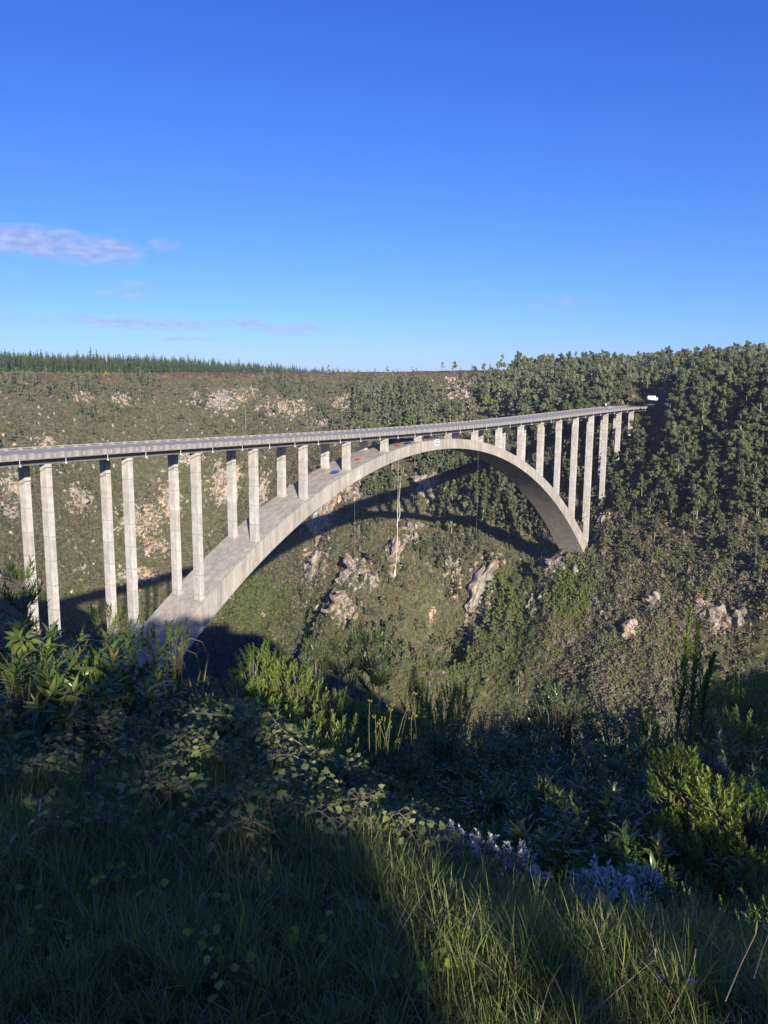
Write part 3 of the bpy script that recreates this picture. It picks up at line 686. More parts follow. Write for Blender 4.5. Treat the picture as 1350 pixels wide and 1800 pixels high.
# ------------------------------------------------------------------ vegetation kit
def quads(C, Nn, S, asp=1.0, seed=0):
    """n free quads: centres C, normals Nn, half sizes S"""
    r = np.random.default_rng(seed); n = len(C); t = r.normal(size=(n, 3)); Nn = Nn/np.linalg.norm(Nn, axis=1)[:, None]
    a = np.cross(Nn, t); a /= np.linalg.norm(a, axis=1)[:, None]; b = np.cross(Nn, a); S = np.asarray(S)[:, None]
    V = np.stack([C-a*S-b*S*asp*.4, C+a*S*.2-b*S*asp, C+a*S+b*S*asp*.5, C-a*S*.3+b*S*asp], 1).reshape(-1, 3)
    return V, np.arange(4*n).reshape(n, 4)
def crown(seed, h, rx, base, lobes, nq, sz, top=.6, gap=0.0):
    r = np.random.default_rng(seed); C = []; Nn = []; S = []
    for k in range(lobes):
        a = r.uniform(0, 2*math.pi); t = r.uniform(0, 1); z = base+(h-base)*(.12+.80*t)
        rr = rx*(1-top*t**2)*math.sqrt(r.uniform(.05, 1))*.85
        c = np.array([math.cos(a)*rr, math.sin(a)*rr, z]); lr = rx*r.uniform(.2, .46)*(1-.35*t)
        n = int(nq/lobes); d = r.normal(size=(n, 3)); d /= np.linalg.norm(d, axis=1)[:, None]; d[:, 2] = d[:, 2]*.8+.12
        rad = lr*r.uniform(.55, 1.08, n)[:, None]
        C.append(c+d*rad*np.array([1, 1, .8])); Nn.append(d+r.normal(size=(n, 3))*.33); S.append(sz*r.uniform(.5, 1.2, n))
    return quads(np.concatenate(C), np.concatenate(Nn), np.concatenate(S), .8, seed)
def trunkV(h, r0, r1, lean, seed, limbs=4, n=6):
    r = random.Random(seed); mb = MB(); px = [(lean*math.sin(t*2)*t, lean*t*t*.6, h*t) for t in (0, .3, .6, .85, 1)]
    px[0] = (0, 0, -1.2)
    mb.tube(px, [r0, r0*.85, (r0+r1)/2, r1, r1*.5], n)
    for k in range(limbs):
        t = r.uniform(.4, .85); a = r.uniform(0, 6.28); L_ = h*r.uniform(.18, .32); p = Vector((lean*math.sin(t*2)*t, lean*t*t*.6, h*t))
        mb.tube([p, p+Vector((math.cos(a)*L_*.6, math.sin(a)*L_*.6, L_*.6))], [r1*.9, r1*.3], 4)
    return mb
def joined(tb, cv, cf, name):
    n = len(tb.V); V = tb.V+[tuple(v) for v in cv]; F = tb.F+[tuple(int(i)+n for i in f) for f in cf]
    return mk(name, V, F, False, [0]*len(tb.F)+[1]*len(cf))
class Proto: pass
def tree_proto(name, seed, h, rx, base, lobes, nq, sz, bark, leaf, top=.6, r0=.22, kind='round'):
    p = Proto(); tb = trunkV(h*.9, r0, r0*.35, h*.05, seed)
    if kind == 'pine':
        r = np.random.default_rng(seed); C = []; Nn = []; S = []
        for z in np.linspace(base, h, int((h-base)/1.1)):
            R_ = rx*(1-(z-base)/(h-base))**.8+.18; n = max(4, int(nq*R_/rx/14))
            a = r.uniform(0, 6.28, n); q = r.uniform(.25, 1.1, n)*R_
            C.append(np.stack([np.cos(a)*q, np.sin(a)*q, z-q*.25+r.uniform(-.4, .4, n)], 1)); Nn.append(np.stack([np.cos(a)*.5, np.sin(a)*.5, np.ones(n)*.6], 1)+r.normal(size=(n, 3))*.4); S.append(sz*r.uniform(.6, 1.2, n)*(.55+.45*R_/rx))
        cv, cf = quads(np.concatenate(C), np.concatenate(Nn), np.concatenate(S), .6, seed)
    else: cv, cf = crown(seed, h, rx, base, lobes, nq, sz, top)
    p.name = name; p.h = h; p.bark, p.leaf = M[bark], M[leaf]
    p.trunk = tb.mesh('trunk'); p.trunk.materials.append(p.bark)
    p.crown = mk('crown', cv, cf); p.crown.materials.append(p.leaf)
    p.join = joined(tb, cv, cf, name); p.join.materials.append(p.bark); p.join.materials.append(p.leaf)
    return p
def bush_mesh(name, seed, h, rx, nq, sz, leaf, squash=1.):
    r = np.random.default_rng(seed); d = r.normal(size=(nq, 3)); d /= np.linalg.norm(d, axis=1)[:, None]; d[:, 2] = np.abs(d[:, 2])
    rad = r.uniform(.55, 1.05, nq)*(1+.35*np.sin(np.arctan2(d[:, 1], d[:, 0])*3+seed)); C = d*rad[:, None]*np.array([rx, rx, h]); C[:, 2] += .05*h
    V, F = quads(C, d+r.normal(size=(nq, 3))*.6, sz*r.uniform(.5, 1.25, nq), .8, seed)
    mb = MB(); mb.tube([(0,0,-.6),(.05,0,h*.5)], [.12,.05], 4)
    me = joined(mb, V, F, name); me.materials.append(M['twig']); me.materials.append(M[leaf]); return me
def stuff(name, label, cat, protos, pts, rz, sc, idx, tilt=None):
    """one object of many instances of meshes that also stand in the scene as single things"""
    me = bpy.data.meshes.new(name); n = len(pts); me.vertices.add(n); me.vertices.foreach_set('co', np.asarray(pts, np.float32).ravel())
    ro = np.zeros((n, 3), np.float32); ro[:, 2] = rz
    if tilt is not None: ro[:, :2] = tilt
    sc = np.asarray(sc, np.float32); sc = np.repeat(sc[:, None], 3, 1) if sc.ndim == 1 else sc
    for nm, ty, arr in (('rt', 'FLOAT_VECTOR', ro), ('sc', 'FLOAT_VECTOR', sc)):
        a = me.attributes.new(nm, ty, 'POINT'); a.data.foreach_set('vector', arr.ravel())
    a = me.attributes.new('ix', 'INT', 'POINT'); a.data.foreach_set('value', np.asarray(idx, np.int32))
    o = link(name, me); tag(o, label, cat, None, 'stuff')
    g = bpy.data.node_groups.new(name, 'GeometryNodeTree'); g.interface.new_socket('Geometry', in_out='INPUT', socket_type='NodeSocketGeometry'); g.interface.new_socket('Geometry', in_out='OUTPUT', socket_type='NodeSocketGeometry')
    gi = g.nodes.new('NodeGroupInput'); go = g.nodes.new('NodeGroupOutput'); jn = g.nodes.new('GeometryNodeJoinGeometry')
    def attr(nm, ty):
        x = g.nodes.new('GeometryNodeInputNamedAttribute'); x.data_type = ty; x.inputs[0].default_value = nm; return x.outputs[0]
    rt, scn_, ix = attr('rt', 'FLOAT_VECTOR'), attr('sc', 'FLOAT_VECTOR'), attr('ix', 'INT')
    for k, pr in enumerate(protos):
        oi = g.nodes.new('GeometryNodeObjectInfo'); oi.inputs[0].default_value = pr; oi.inputs[1].default_value = True
        cmpn = g.nodes.new('FunctionNodeCompare'); cmpn.data_type = 'INT'; cmpn.operation = 'EQUAL'
        g.links.new(ix, cmpn.inputs[2]); cmpn.inputs[3].default_value = k
        ip = g.nodes.new('GeometryNodeInstanceOnPoints'); g.links.new(gi.outputs[0], ip.inputs['Points']); g.links.new(cmpn.outputs[0], ip.inputs['Selection'])
        g.links.new(oi.outputs['Geometry'], ip.inputs['Instance']); g.links.new(rt, ip.inputs['Rotation']); g.links.new(scn_, ip.inputs['Scale']); g.links.new(ip.outputs[0], jn.inputs[0])
    g.links.new(jn.outputs[0], go.inputs[0])
    md = o.modifiers.new('scatter', 'NODES'); md.node_group = g
    return o
def zone(zs, u, v, base=0.):
    o = np.full(np.shape(u), float(base))
    for a, b, ru, rv, w in zs:
        e = np.exp(-np.maximum(0, ((u-a)/ru)**2+((v-b)/rv)**2-.5)*1.6); o = np.maximum(o, w*e) if w > 0 else o*(1+w*e)
    return o
cellA = T.d*np.gradient(R(1)*T.az)[None, :]*np.gradient(T.rad)[:, None]
INV = (T.u > -90) & (T.u < 1440) & VIS
def onroad(x, y, mrg=10.5): return ((np.abs(y) < mrg) & ((x < -205) | (x > 186) | (np.abs(np.abs(x)-139) < 5)) & (x > -275) & (x < 226)) | ((x >= 214) & (x < 380) & (np.abs(y-np.maximum(0, x-X1-25)**2*.0035) < 9))
def sample(w, n, seed):
    r = np.random.default_rng(seed); w = np.where(onroad(T.X, T.Y), 0, np.maximum(w, 0))*cellA; w = w.ravel(); w = w/w.sum()
    k = r.choice(len(w), n, p=w, replace=False) if n < (w > 0).sum() else r.choice(len(w), n, p=w)
    d = T.d.ravel()[k]; j = 1.3*np.clip(d/300, .3, 2); x = T.X.ravel()[k]+r.uniform(-1, 1, n)*j; y = T.Y.ravel()[k]+r.uniform(-1, 1, n)*j; z = height(x, y)[0]
    return np.stack([x, y, z], 1), T.u.ravel()[k], T.v.ravel()[k], d
# ---- trees of the far wall
TP = [tree_proto('gum_tree', 1, 13, 3.3, 3.0, 15, 900, .44, 'bark_pale', 'gum'), tree_proto('gum_tree', 2, 15, 3.7, 3.4, 17, 1000, .47, 'bark_pale', 'gumd'),
      tree_proto('gum_tree', 3, 11, 3.7, 1.4, 14, 900, .44, 'bark', 'gumd', .5), tree_proto('gum_tree', 4, 12, 2.7, 3.6, 8, 620, .42, 'bark', 'gum', .75),
      tree_proto('gum_tree', 5, 9, 3.4, 1.6, 7, 640, .42, 'bark', 'bushg', .55), tree_proto('gum_tree', 6, 10, 2.9, 2.2, 7, 600, .42, 'bark', 'gumd', .8)]
TREEZ = [(1250,800,190,120,1.3),(1350,760,160,160,1.3),(1120,810,45,70,.9),(1180,900,120,60,.8),(1300,930,120,80,.55),(1250,650,170,45,.9),(1300,625,120,30,1.2),(1030,690,110,38,1.3),(930,700,90,45,1.25),(1010,660,80,16,1.0),(1120,660,70,24,.7),
 (690,700,70,32,.75),(760,740,60,24,.6),(640,690,40,26,.6),(590,740,40,22,.45),(530,690,45,14,.45),(480,680,34,18,.55),(470,740,60,20,.25),(355,705,18,26,.8),(250,690,26,24,.8),(180,735,40,18,.6),(150,685,40,16,.7),(225,690,20,24,.6),(215,725,34,22,.6),(110,690,30,16,.5),(30,680,34,18,.6),(60,700,40,14,.3),(100,762,12,8,.6),(130,790,16,14,.5),(85,830,24,20,.5),(150,830,20,30,.35),
 (290,985,14,16,.4),(400,760,60,14,.3),(430,830,30,40,.2),(665,860,26,24,1.1),(690,845,20,20,.8),(640,940,20,24,.3),(800,835,60,40,.9),(880,860,60,40,1.2),(900,920,50,50,1.1),(820,900,50,40,.8),(850,960,30,40,.7),(780,980,24,50,.6),(745,1000,20,40,.5),(800,1050,26,40,.5),(690,1060,20,50,.4),(665,1000,14,24,.6),
 (880,1090,36,60,.9),(850,1160,60,50,.6),(1000,1030,30,40,.6),(965,990,16,10,.5),(1100,960,50,40,.5),(1000,800,50,60,.9),(1050,740,60,30,.8),(980,760,60,30,1),(700,760,40,14,.5),(570,870,16,20,.3),(420,1080,20,30,.2),(470,1050,40,40,.28),(560,1110,60,40,.4),(700,1120,60,60,.5),(620,1120,40,30,.4),(780,1150,50,50,.6),(550,1040,30,30,.25)]
wt = zone(TREEZ, T.u, T.v, .035)*INV*(T.d > 290)*(T.Z > -195)*(1-.75*np.clip(T.rm, 0, 1))
wt = np.where((T.u > 1118) & (T.u < 1182) & (T.v > 688) & (T.v < 800) & (T.d < 514), 0, wt); wt = np.where((T.u > 1096) & (T.u < 1168) & (T.v > 688) & (T.v < 748), 0, wt)
wt = wt*(1-((T.u > 600) & (T.u < 900) & (T.v < 682))*.96)*(1-((T.u < 640) & (T.v < 664))*.92)
# the shading gullies get more trees
NT = 14500
tp_ = at(1146, 701, 512); q_ = T.X-tp_[0], T.Y-tp_[1]; sx_, sy_ = -LD[0]/math.hypot(LD[0], LD[1]), -LD[1]/math.hypot(LD[0], LD[1])
al_, ac_ = q_[0]*sx_+q_[1]*sy_, np.abs(q_[0]*sy_-q_[1]*sx_); wt = np.where((al_ > -6) & (al_ < 60) & (ac_ < 7), 0, wt)   # trees left out along the truck's line to the sun so it is lit
P, pu, pv, pd = sample(wt, NT, 21)
r_ = np.random.default_rng(5)
big = 1.0+.38*np.clip((pu-1110)/60, 0, 1)*np.clip((900-pv)/60, 0, 1)*(pd < 560)+.25*((pu > 840) & (pv < 800))
ssc = r_.gamma(9, .085, NT).clip(.4, 1.3)*big*np.where((pu < 620), .72, 1)*np.where(pv > 940, .62, 1)*np.where(pd > 620, .85, 1)
gr = (zone([(890,1100,60,80,1),(1000,1040,30,50,1),(850,1180,80,50,1),(450,1050,50,50,.8)], pu, pv) > r_.uniform(.2, 1, NT))
ti = np.where(gr, 4, r_.choice([0, 1, 2, 3, 5], NT, p=[.22, .3, .22, .12, .14]))
ti = np.where((pd > 545) & (r_.uniform(0, 1, NT) < .6), np.where(ti == 1, 0, np.where(ti == 2, 4, ti)), ti)  # distant trees swapped to paler foliage: the sun's angle put into their colour
nh_ = (pu > 1070) & (pd < 545); ti = np.where(nh_ & (ti == 0), 1, np.where(nh_ & (ti >= 3), 5, ti))
size = ssc*np.array([p.h for p in TP])[ti]/pd
order = np.argsort(-size); trz = r_.uniform(0, 6.28, NT)
protoT = [None]*6; NI = 300
def zname(u, v):
    if u > 1050: return 'on the dark wooded hill right of the bridge end' if v < 900 else 'on the steep scrubby slope below the right bridge end'
    if v < 665: return 'on the skyline beyond the gorge'
    if u > 840: return 'in the wood behind the right part of the deck' if v < 800 else 'in the shaded ravine under the right side of the arch'
    if u > 560: return 'on the far wall above the crown of the arch' if v < 775 else 'on the cliffs seen through the arch'
    return 'on the rocky slope above the left part of the deck' if v < 790 else 'on the slope between the left columns'
kinds = ['tall pale-stemmed gum tree', 'tall dark gum tree', 'broad dark bushy tree', 'slim gum tree', 'round bright green tree', 'narrow dark tree']
def sink(p): return (float(p[0]), float(p[1]), float(p[2])-.25)
for k in order[:NI]:
    t = int(ti[k]); pr = TP[t]; lb = f'{kinds[t]} {zname(pu[k], pv[k])}'
    e = empty('gum_tree', sink(P[k]), float(trz[k])); s = float(ssc[k]); e.scale = (s, s, s)
    tag(e, lb, 'tree', kinds[t]+'s '+zname(pu[k], pv[k])); link('trunk', pr.trunk, e); link('crown', pr.crown, e)
rest = []
for k in order[NI:]:
    t = int(ti[k])
    if protoT[t] is None:
        o = link('gum_tree', TP[t].join); o.location = sink(P[k]); o.rotation_euler = (0, 0, float(trz[k])); s = float(ssc[k]); o.scale = (s, s, s)
        tag(o, f'small {kinds[t]} {zname(pu[k], pv[k])}', 'tree', 'small '+kinds[t]+'s '+zname(pu[k], pv[k])); protoT[t] = o
    else: rest.append(k)
rest = np.array(rest); PP = P[rest].copy(); PP[:, 2] -= .3
stuff('distant_trees', 'woods of gum trees covering the far walls of the gorge', 'trees', protoT, PP, trz[rest], np.stack([ssc[rest]*r_.uniform(.85, 1.2, len(rest)), ssc[rest]*r_.uniform(.85, 1.2, len(rest)), ssc[rest]*r_.uniform(.8, 1.25, len(rest))], 1), ti[rest])
# ---- scrub
BM = [bush_mesh('scrub_bush', 31, 1.5, 1.5, 100, .32, 'bush'), bush_mesh('scrub_bush', 32, 1.2, 1.6, 90, .32, 'bushd'), bush_mesh('scrub_bush', 33, 1.9, 1.4, 110, .33, 'bushg'), bush_mesh('scrub_bush', 34, 2.4, 1.3, 110, .32, 'gum'), bush_mesh('scrub_bush', 35, 1.0, 1.3, 80, .28, 'bush')]
NBU = 105000
wb = INV*(T.d > 60)*(T.d < 900)*(T.Z > -200)*(1-.86*np.clip(T.rm, 0, 1))*(.35+.65*sstep(-.35, .25, fbm(T.X/24, T.Y/24, 3)))
wb = wb*np.where(T.u > 950, 1.5, 1.0)*np.where((T.v > 900) & (T.u > 400), 3.0, 1)*np.where((T.u < 640) & (T.v < 800), .8, 1)*np.where(T.d < 200, .5, 1)*(1-((T.v < 669) & (T.u < 1000))*.95)
B, bu, bv, bd = sample(wb, NBU, 22)
bs = r_.uniform(.45, 1.25, NBU)*np.where((bu > 950), 1.15, .85)*np.where((bv > 1050), .9, 1)
gz = zone([(450,1060,70,60,1),(890,1100,70,90,.9),(1000,1040,40,60,.9),(850,1180,90,60,.9),(100,1080,120,60,.7),(250,1050,80,40,.5),(150,655,70,8,1),(700,1180,80,60,.5),(560,1100,80,60,.5)], bu, bv)
rr = r_.uniform(0, 1, NBU)
bi = np.where(gz > r_.uniform(.15, 1, NBU), 2, np.select([rr < .30, rr < .56, rr < .64, rr < .80], [0, 1, 2, 3], 4))
brz = r_.uniform(0, 6.28, NBU); bsz = bs/bd*np.array([1.5, 1.5, 1.9, 2.2, 1.2])[bi]*(bd > 200)
bo = np.argsort(-bsz); bk = ['olive round bush', 'greyish low bush', 'bright green bush', 'upright dark bush', 'small olive bush']
bp = [None]*5; keep = np.ones(NBU, bool)
vis_ok = (bu > 10) & (bu < 1340) & (bv < 1120)
cnt = 0
for k in bo:
    if not vis_ok[k]: continue
    t = int(bi[k])
    if cnt >= 250 and all(b is not None for b in bp): break
    if cnt >= 250 and bp[t] is not None: continue
    o = link('scrub_bush', BM[t]); o.location = sink(B[k]); o.rotation_euler = (0, 0, float(brz[k])); s = float(bs[k]); o.scale = (s, s, s); keep[k] = False; cnt += 1
    if bp[t] is None: bp[t] = o
    tag(o, f'{bk[t]} {zname(bu[k], bv[k])}', 'bush', bk[t]+'es '+zname(bu[k], bv[k]))
kk = np.nonzero(keep)[0]; PB_ = B[kk].copy(); PB_[:, 2] -= .15
stuff('scrub', 'olive and grey scrub covering the gorge walls', 'scrub', bp, PB_, brz[kk], np.stack([bs[kk]*r_.uniform(.8, 1.3, len(kk)), bs[kk]*r_.uniform(.8, 1.3, len(kk)), bs[kk]*r_.uniform(.7, 1.3, len(kk))], 1), bi[kk])
# yellow flowering bushes at the rim
ylm = leafmat('yellow_bush_foliage', (.22, .22, .03), (.32, .28, .04), .6, .2, .2, var=.3); M['yl'] = ylm
YM = bush_mesh('yellow_bush', 36, 2.4, 2.4, 80, .6, 'yl')
for k, (u, v) in enumerate([(100,660),(118,656),(135,660),(150,655),(165,660),(186,657),(203,656),(270,661),(292,662),(340,660),(352,663),(445,662),(92,668),(127,668),(617,654)]):
    p = hit(u, v+2); o = link('yellow_bush', YM); o.location = sink(p); o.rotation_euler[2] = k; s = .9+.3*((k*7) % 3); o.scale = (s, s, s*.8)
    tag(o, 'yellow green bush on the rim below the pine plantation' if u < 560 else 'yellow green bush alone near the middle of the skyline', 'bush', 'yellow bushes on the rim')
# ---- boulders and ledges
def rock_mesh(seed, sx, sy, sz):
    import bmesh
    bm = bmesh.new(); bmesh.ops.create_icosphere(bm, subdivisions=2, radius=1); r = random.Random(seed)
    pl = [(Vector((r.gauss(0,1), r.gauss(0,1), r.gauss(0,1))).normalized(), r.uniform(.42, .8)) for _ in range(14)]
    for v in bm.verts:
        for n, d in pl:
            q = v.co.dot(n)
            if q > d: v.co -= n*(q-d)
        v.co = Vector((v.co.x*sx, v.co.y*sy, v.co.z*sz))*(1+r.uniform(-.05, .05))
    me = bpy.data.meshes.new('boulder'); bm.to_mesh(me); bm.free(); me.materials.append(M['rock']); return me
RM = [rock_mesh(s, a, b, c) for s, a, b, c in ((1,1.2,.9,1.4),(2,1.0,1.3,2.1),(3,1.5,1.0,1.1),(4,.8,1.0,2.6),(5,1.1,1.1,1.6))]
NR = 4600
wr = INV*(T.d > 290)*(T.d < 780)*(T.Z > -190)*(np.clip(T.rm-.12, 0, 1)**1.2+.010*(T.u < 560)+.006)
Q, qu, qv, qd = sample(wr, NR, 23)
qs = r_.gamma(2.2, .42, NR)+.3; qs = np.clip(qs, .3, 2.0)*np.where(qu < 560, .85, 1); qi = r_.integers(0, 5, NR); qr = r_.uniform(0, 6.28, NR); qt = r_.uniform(-.5, .5, (NR, 2))
qo = np.argsort(-qs/qd); ro_ = [None]*5
for k in qo[:260]:
    t = int(qi[k]); o = link('boulder', RM[t]); s = float(qs[k]); o.location = (float(Q[k][0]), float(Q[k][1]), float(Q[k][2]-.2*s)); o.rotation_euler = (float(qt[k][0]), float(qt[k][1]), float(qr[k])); o.scale = (s, s, s)
    if ro_[t] is None: ro_[t] = o
    tag(o, f'pale sandstone boulder {zname(qu[k], qv[k])}', 'boulder', 'sandstone boulders '+zname(qu[k], qv[k]))
kk = qo[260:]; QQ = Q[kk].copy(); QQ[:, 2] -= .2*qs[kk]
stuff('scattered_rocks', 'pale and orange stones scattered over the gorge walls', 'rocks', ro_, QQ, qr[kk], qs[kk], qi[kk], qt[kk])
# ---- cliff faces
def cliff_mesh(seed, w, h, dp):
    r = np.random.default_rng(seed); nx, ny = 15, 21; ph = r.uniform(0, 6, 8); V = []
    cols = np.cumsum(r.choice([-1, 1, 0], nx)*r.uniform(.1, .5, nx)); cols -= cols.mean()
    for j in range(ny):
        for i in range(nx):
            a, b = i/(nx-1)*2-1, j/(ny-1)*2-1; edge = 1-abs(a)**2.5-abs(b+.25*math.sin(a*4+ph[0]))**3
            led = .3*(math.floor((b*1.5+.3*math.sin(a*3+ph[1]))*2.2)/2.2-b)
            z = dp*(min(1, max(-.6, edge*1.6))+.55*cols[i]/(abs(cols).max()+.1)+led+r.normal()*.10)
            wob = 1+.22*math.sin(b*5+ph[2])+.14*math.sin(b*11+ph[3])
            V.append((a*w/2*wob+r.normal()*w*.012, -z, b*h/2*(1+.18*math.sin(a*4+ph[4]))+r.normal()*h*.012))
    F = [(j*nx+i, j*nx+i+1, (j+1)*nx+i+1, (j+1)*nx+i) for j in range(ny-1) for i in range(nx-1)]
    me = mk('cliff_face', V, F); me.materials.append(M['rock']); return me
for k, (u, v, w, h, tilt, lb) in enumerate([(572,905,44,88,-14,'tall pale cliff face just right of the arch flank'),(606,862,60,26,-30,'pale rock band close under the left half of the arch'),(556,1000,26,50,-16,'narrow cliff below the shadow of the arch'),(622,1008,42,50,-20,'orange-stained cliff face left of the detached pinnacle'),(655,1026,18,30,0,'small detached pale rock pinnacle in the middle of the slope'),
 (602,1068,44,44,-35,'broken orange cliff face low in the middle of the slope'),(692,985,22,70,-20,'long narrow rock rib below the knotted rope'),(724,938,30,40,-24,'reddish rock face right of the rope'),(756,858,60,46,-18,'pale cliff under the crown of the arch'),(796,1003,20,40,-14,'small cliff left of the tall white cliff'),(846,1036,36,92,-20,'tall white and orange streaked cliff in the shaded ravine side'),(826,1092,18,46,-28,'tapering rock rib below the tall white cliff'),(760,1080,15,30,-8,'small pointed white rock in the lower woods'),
 (973,1004,34,44,-6,'square pale cliff right below the right arch foot'),(956,1044,22,50,-24,'narrow pale cliff under the square one below the arch foot'),(1064,926,24,50,-12,'grey cliff right of the right arch foot'),(1272,1100,56,56,-14,'broad cliff face right of the tall spire'),(1306,1086,20,44,0,'split orange rock pillar near the right edge'),(1232,1074,26,32,-10,'small cliff above left of the broad right cliff'),(1152,1062,36,18,-20,'flat rock ledge in the right scrub'),(1108,1112,30,40,-32,'pale broken rock streak in the right scrub'),
 (808,712,34,26,0,'pale rock face above the crown of the bridge'),(505,722,44,20,0,'rock face above the deck left of centre'),(396,708,40,24,0,'cream cliff above the deck below the pines'),(250,918,40,30,-10,'orange rock face between the second and third columns'),(302,885,22,40,-10,'rock face just left of the third column pair'),(140,885,24,26,-8,'pale rock face right of the first column pair'),(28,868,30,36,-8,'rock face left of the first columns at the picture edge'),(392,852,24,40,-12,'rock face between the third and fourth columns')]):
    p = hit(u, v); d = math.hypot(p[0]-CAM[0], p[1]-CAM[1]); s = d/FPX*1.05; o = link('cliff_face', cliff_mesh(500+k, w*s, h*s*1.0, min(3.2, w*s*.28)))
    back = 1.2; az_ = math.atan2(p[1]-CAM[1], p[0]-CAM[0]); o.location = (p[0]+math.cos(az_)*back, p[1]+math.sin(az_)*back, p[2]+.3)
    o.rotation_euler = (Matrix.Rotation(az_-math.pi/2, 3, 'Z') @ Matrix.Rotation(R(-24), 3, 'X') @ Matrix.Rotation(R(-tilt*.9), 3, 'Y')).to_euler(); tag(o, lb, 'cliff', 'cliff faces in the gorge wall')
# ---- pine plantation on the skyline
PN = [tree_proto('pine_tree', 41+k, h, rx, 3.0, 5, 300, 1.0, 'bark', 'pine', kind='pine', r0=.2) for k, (h, rx) in enumerate(((19, 2.3), (16.5, 2.2), (18, 1.9)))]
def plant_pt(u, d):
    p = at(u, 655, d); return np.array([p[0], p[1], ground(p[0], p[1])])
pr_ = random.Random(3); pines = []
for k in range(2600):
    u = pr_.uniform(-80, 660); front = 960+np.interp(u, [-80, 250, 450, 660], [0, 20, 260, 900]); d = front+(pr_.random()**1.3)*np.interp(u, [0, 660], [170, 420])
    pines.append((u, d))
pines.sort(key=lambda a: a[1]); pp = [plant_pt(u, d) for u, d in pines]
pprot = [None]*3; rp = []
for k, ((u, d), p) in enumerate(zip(pines, pp)):
    t = k % 3; s = (pr_.gammavariate(40, .025)*1.02)*np.interp(u, [-80, 300, 660], [.95, .9, .8]); 
    if k < 300:
        o = link('pine_tree', PN[t].join); o.location = tuple(p-np.array([0, 0, .3])); o.rotation_euler[2] = pr_.uniform(0, 6); o.scale = (s, s, s)
        tag(o, 'dark green pine in the plantation along the left skyline', 'pine tree', 'pines in the plantation on the skyline')
        if pprot[t] is None: pprot[t] = o
    else: rp.append((p, s, t))
stuff('pine_plantation', 'dense pine plantation along the left skyline', 'pine trees', pprot, [a[0] for a in rp], [pr_.uniform(0, 6) for _ in rp], [a[1] for a in rp], [a[2] for a in rp])
p = hit(809, 668); o = link('pine_tree', PN[1].join); o.location = sink(p); o.scale = (.75,)*3; tag(o, 'lone dark conifer standing above the skyline right of the middle', 'pine tree')
# ------------------------------------------------------------------ foreground plants
def leaf_mesh(name, L_, W_, prof_, fold=.25, curl=.2, seg=4, mt=None, serr=0.):
    V = []; F = []
    for i in range(seg+1):
        t = i/seg; w = W_*prof_(t)/2*(1+(serr if i % 2 else -serr)); x = L_*t; z = -curl*L_*t*t
        V += [(x, w, z+fold*w), (x, 0, z), (x, -w, z+fold*w)]
    for i in range(seg):
        a = i*3; F += [(a, a+1, a+4, a+3), (a+1, a+2, a+5, a+4)]
    me = mk(name, V, F, True); me.materials.append(M[mt]); return me, np.array(V), np.array(F)
lance = lambda t: max(.04, math.sin(math.pi*min(1, t*.97+.02))**.8)
obov = lambda t: max(.08, (t**.7)*math.sin(math.pi*min(1, .12+t*.85))**.55*1.15)
ovate = lambda t: max(.05, math.sin(math.pi*(min(1, t*.98+.01))**.62)**.9)
LV = {
 'laurel': [leaf_mesh('leaf', .13, .036, lance, .35, .3, 4, 'laurel'), leaf_mesh('leaf', .13, .036, lance, .35, .3, 2, 'laurel')],
 'young':  [leaf_mesh('leaf', .075, .018, lance, .5, .1, 4, 'laurel_y'), leaf_mesh('leaf', .075, .018, lance, .5, .1, 2, 'laurel_y')],
 'narrow': [leaf_mesh('leaf', .13, .019, lance, .3, .18, 4, 'narrow'), leaf_mesh('leaf', .13, .019, lance, .3, .18, 2, 'narrow')],
 'myrica': [leaf_mesh('leaf', .056, .021, obov, .25, .05, 4, 'myrica'), leaf_mesh('leaf', .056, .022, obov, .25, .05, 2, 'myrica')],
 'feather':[leaf_mesh('leaf', .055, .018, lance, .3, .12, 3, 'feather'), leaf_mesh('leaf', .055, .019, lance, .3, .12, 2, 'feather')],
 'silver': [leaf_mesh('leaf', .032, .021, ovate, .2, .1, 3, 'silverleaf'), leaf_mesh('leaf', .032, .021, ovate, .2, .1, 2, 'silverleaf')],
 'spike':  [leaf_mesh('leaf', .030, .006, lance, .3, .1, 2, 'spike'), leaf_mesh('leaf', .030, .006, lance, .3, .1, 1, 'spike')],
 'bramble':[leaf_mesh('leaf', .066, .050, ovate, .22, .25, 5, 'bramble', .1), leaf_mesh('leaf', .062, .045, ovate, .25, .25, 3, 'bramble')],
 'yleaf':  [leaf_mesh('leaf', .038, .036, ovate, .2, .15, 4, 'yleaf'), leaf_mesh('leaf', .038, .036, ovate, .2, .15, 3, 'yleaf')],
 'dead':   [leaf_mesh('leaf', .05, .012, lance, .4, .5, 3, 'brownleaf'), leaf_mesh('leaf', .05, .012, lance, .4, .5, 2, 'brownleaf')],
}
def basis(d, up):
    d = d/np.linalg.norm(d); y = np.cross(up, d); n = np.linalg.norm(y); y = y/n if n > 1e-6 else np.array([0, 1., 0]); z = np.cross(d, y)
    return np.stack([d, y, z], 1)
FR = np.random.default_rng(77)
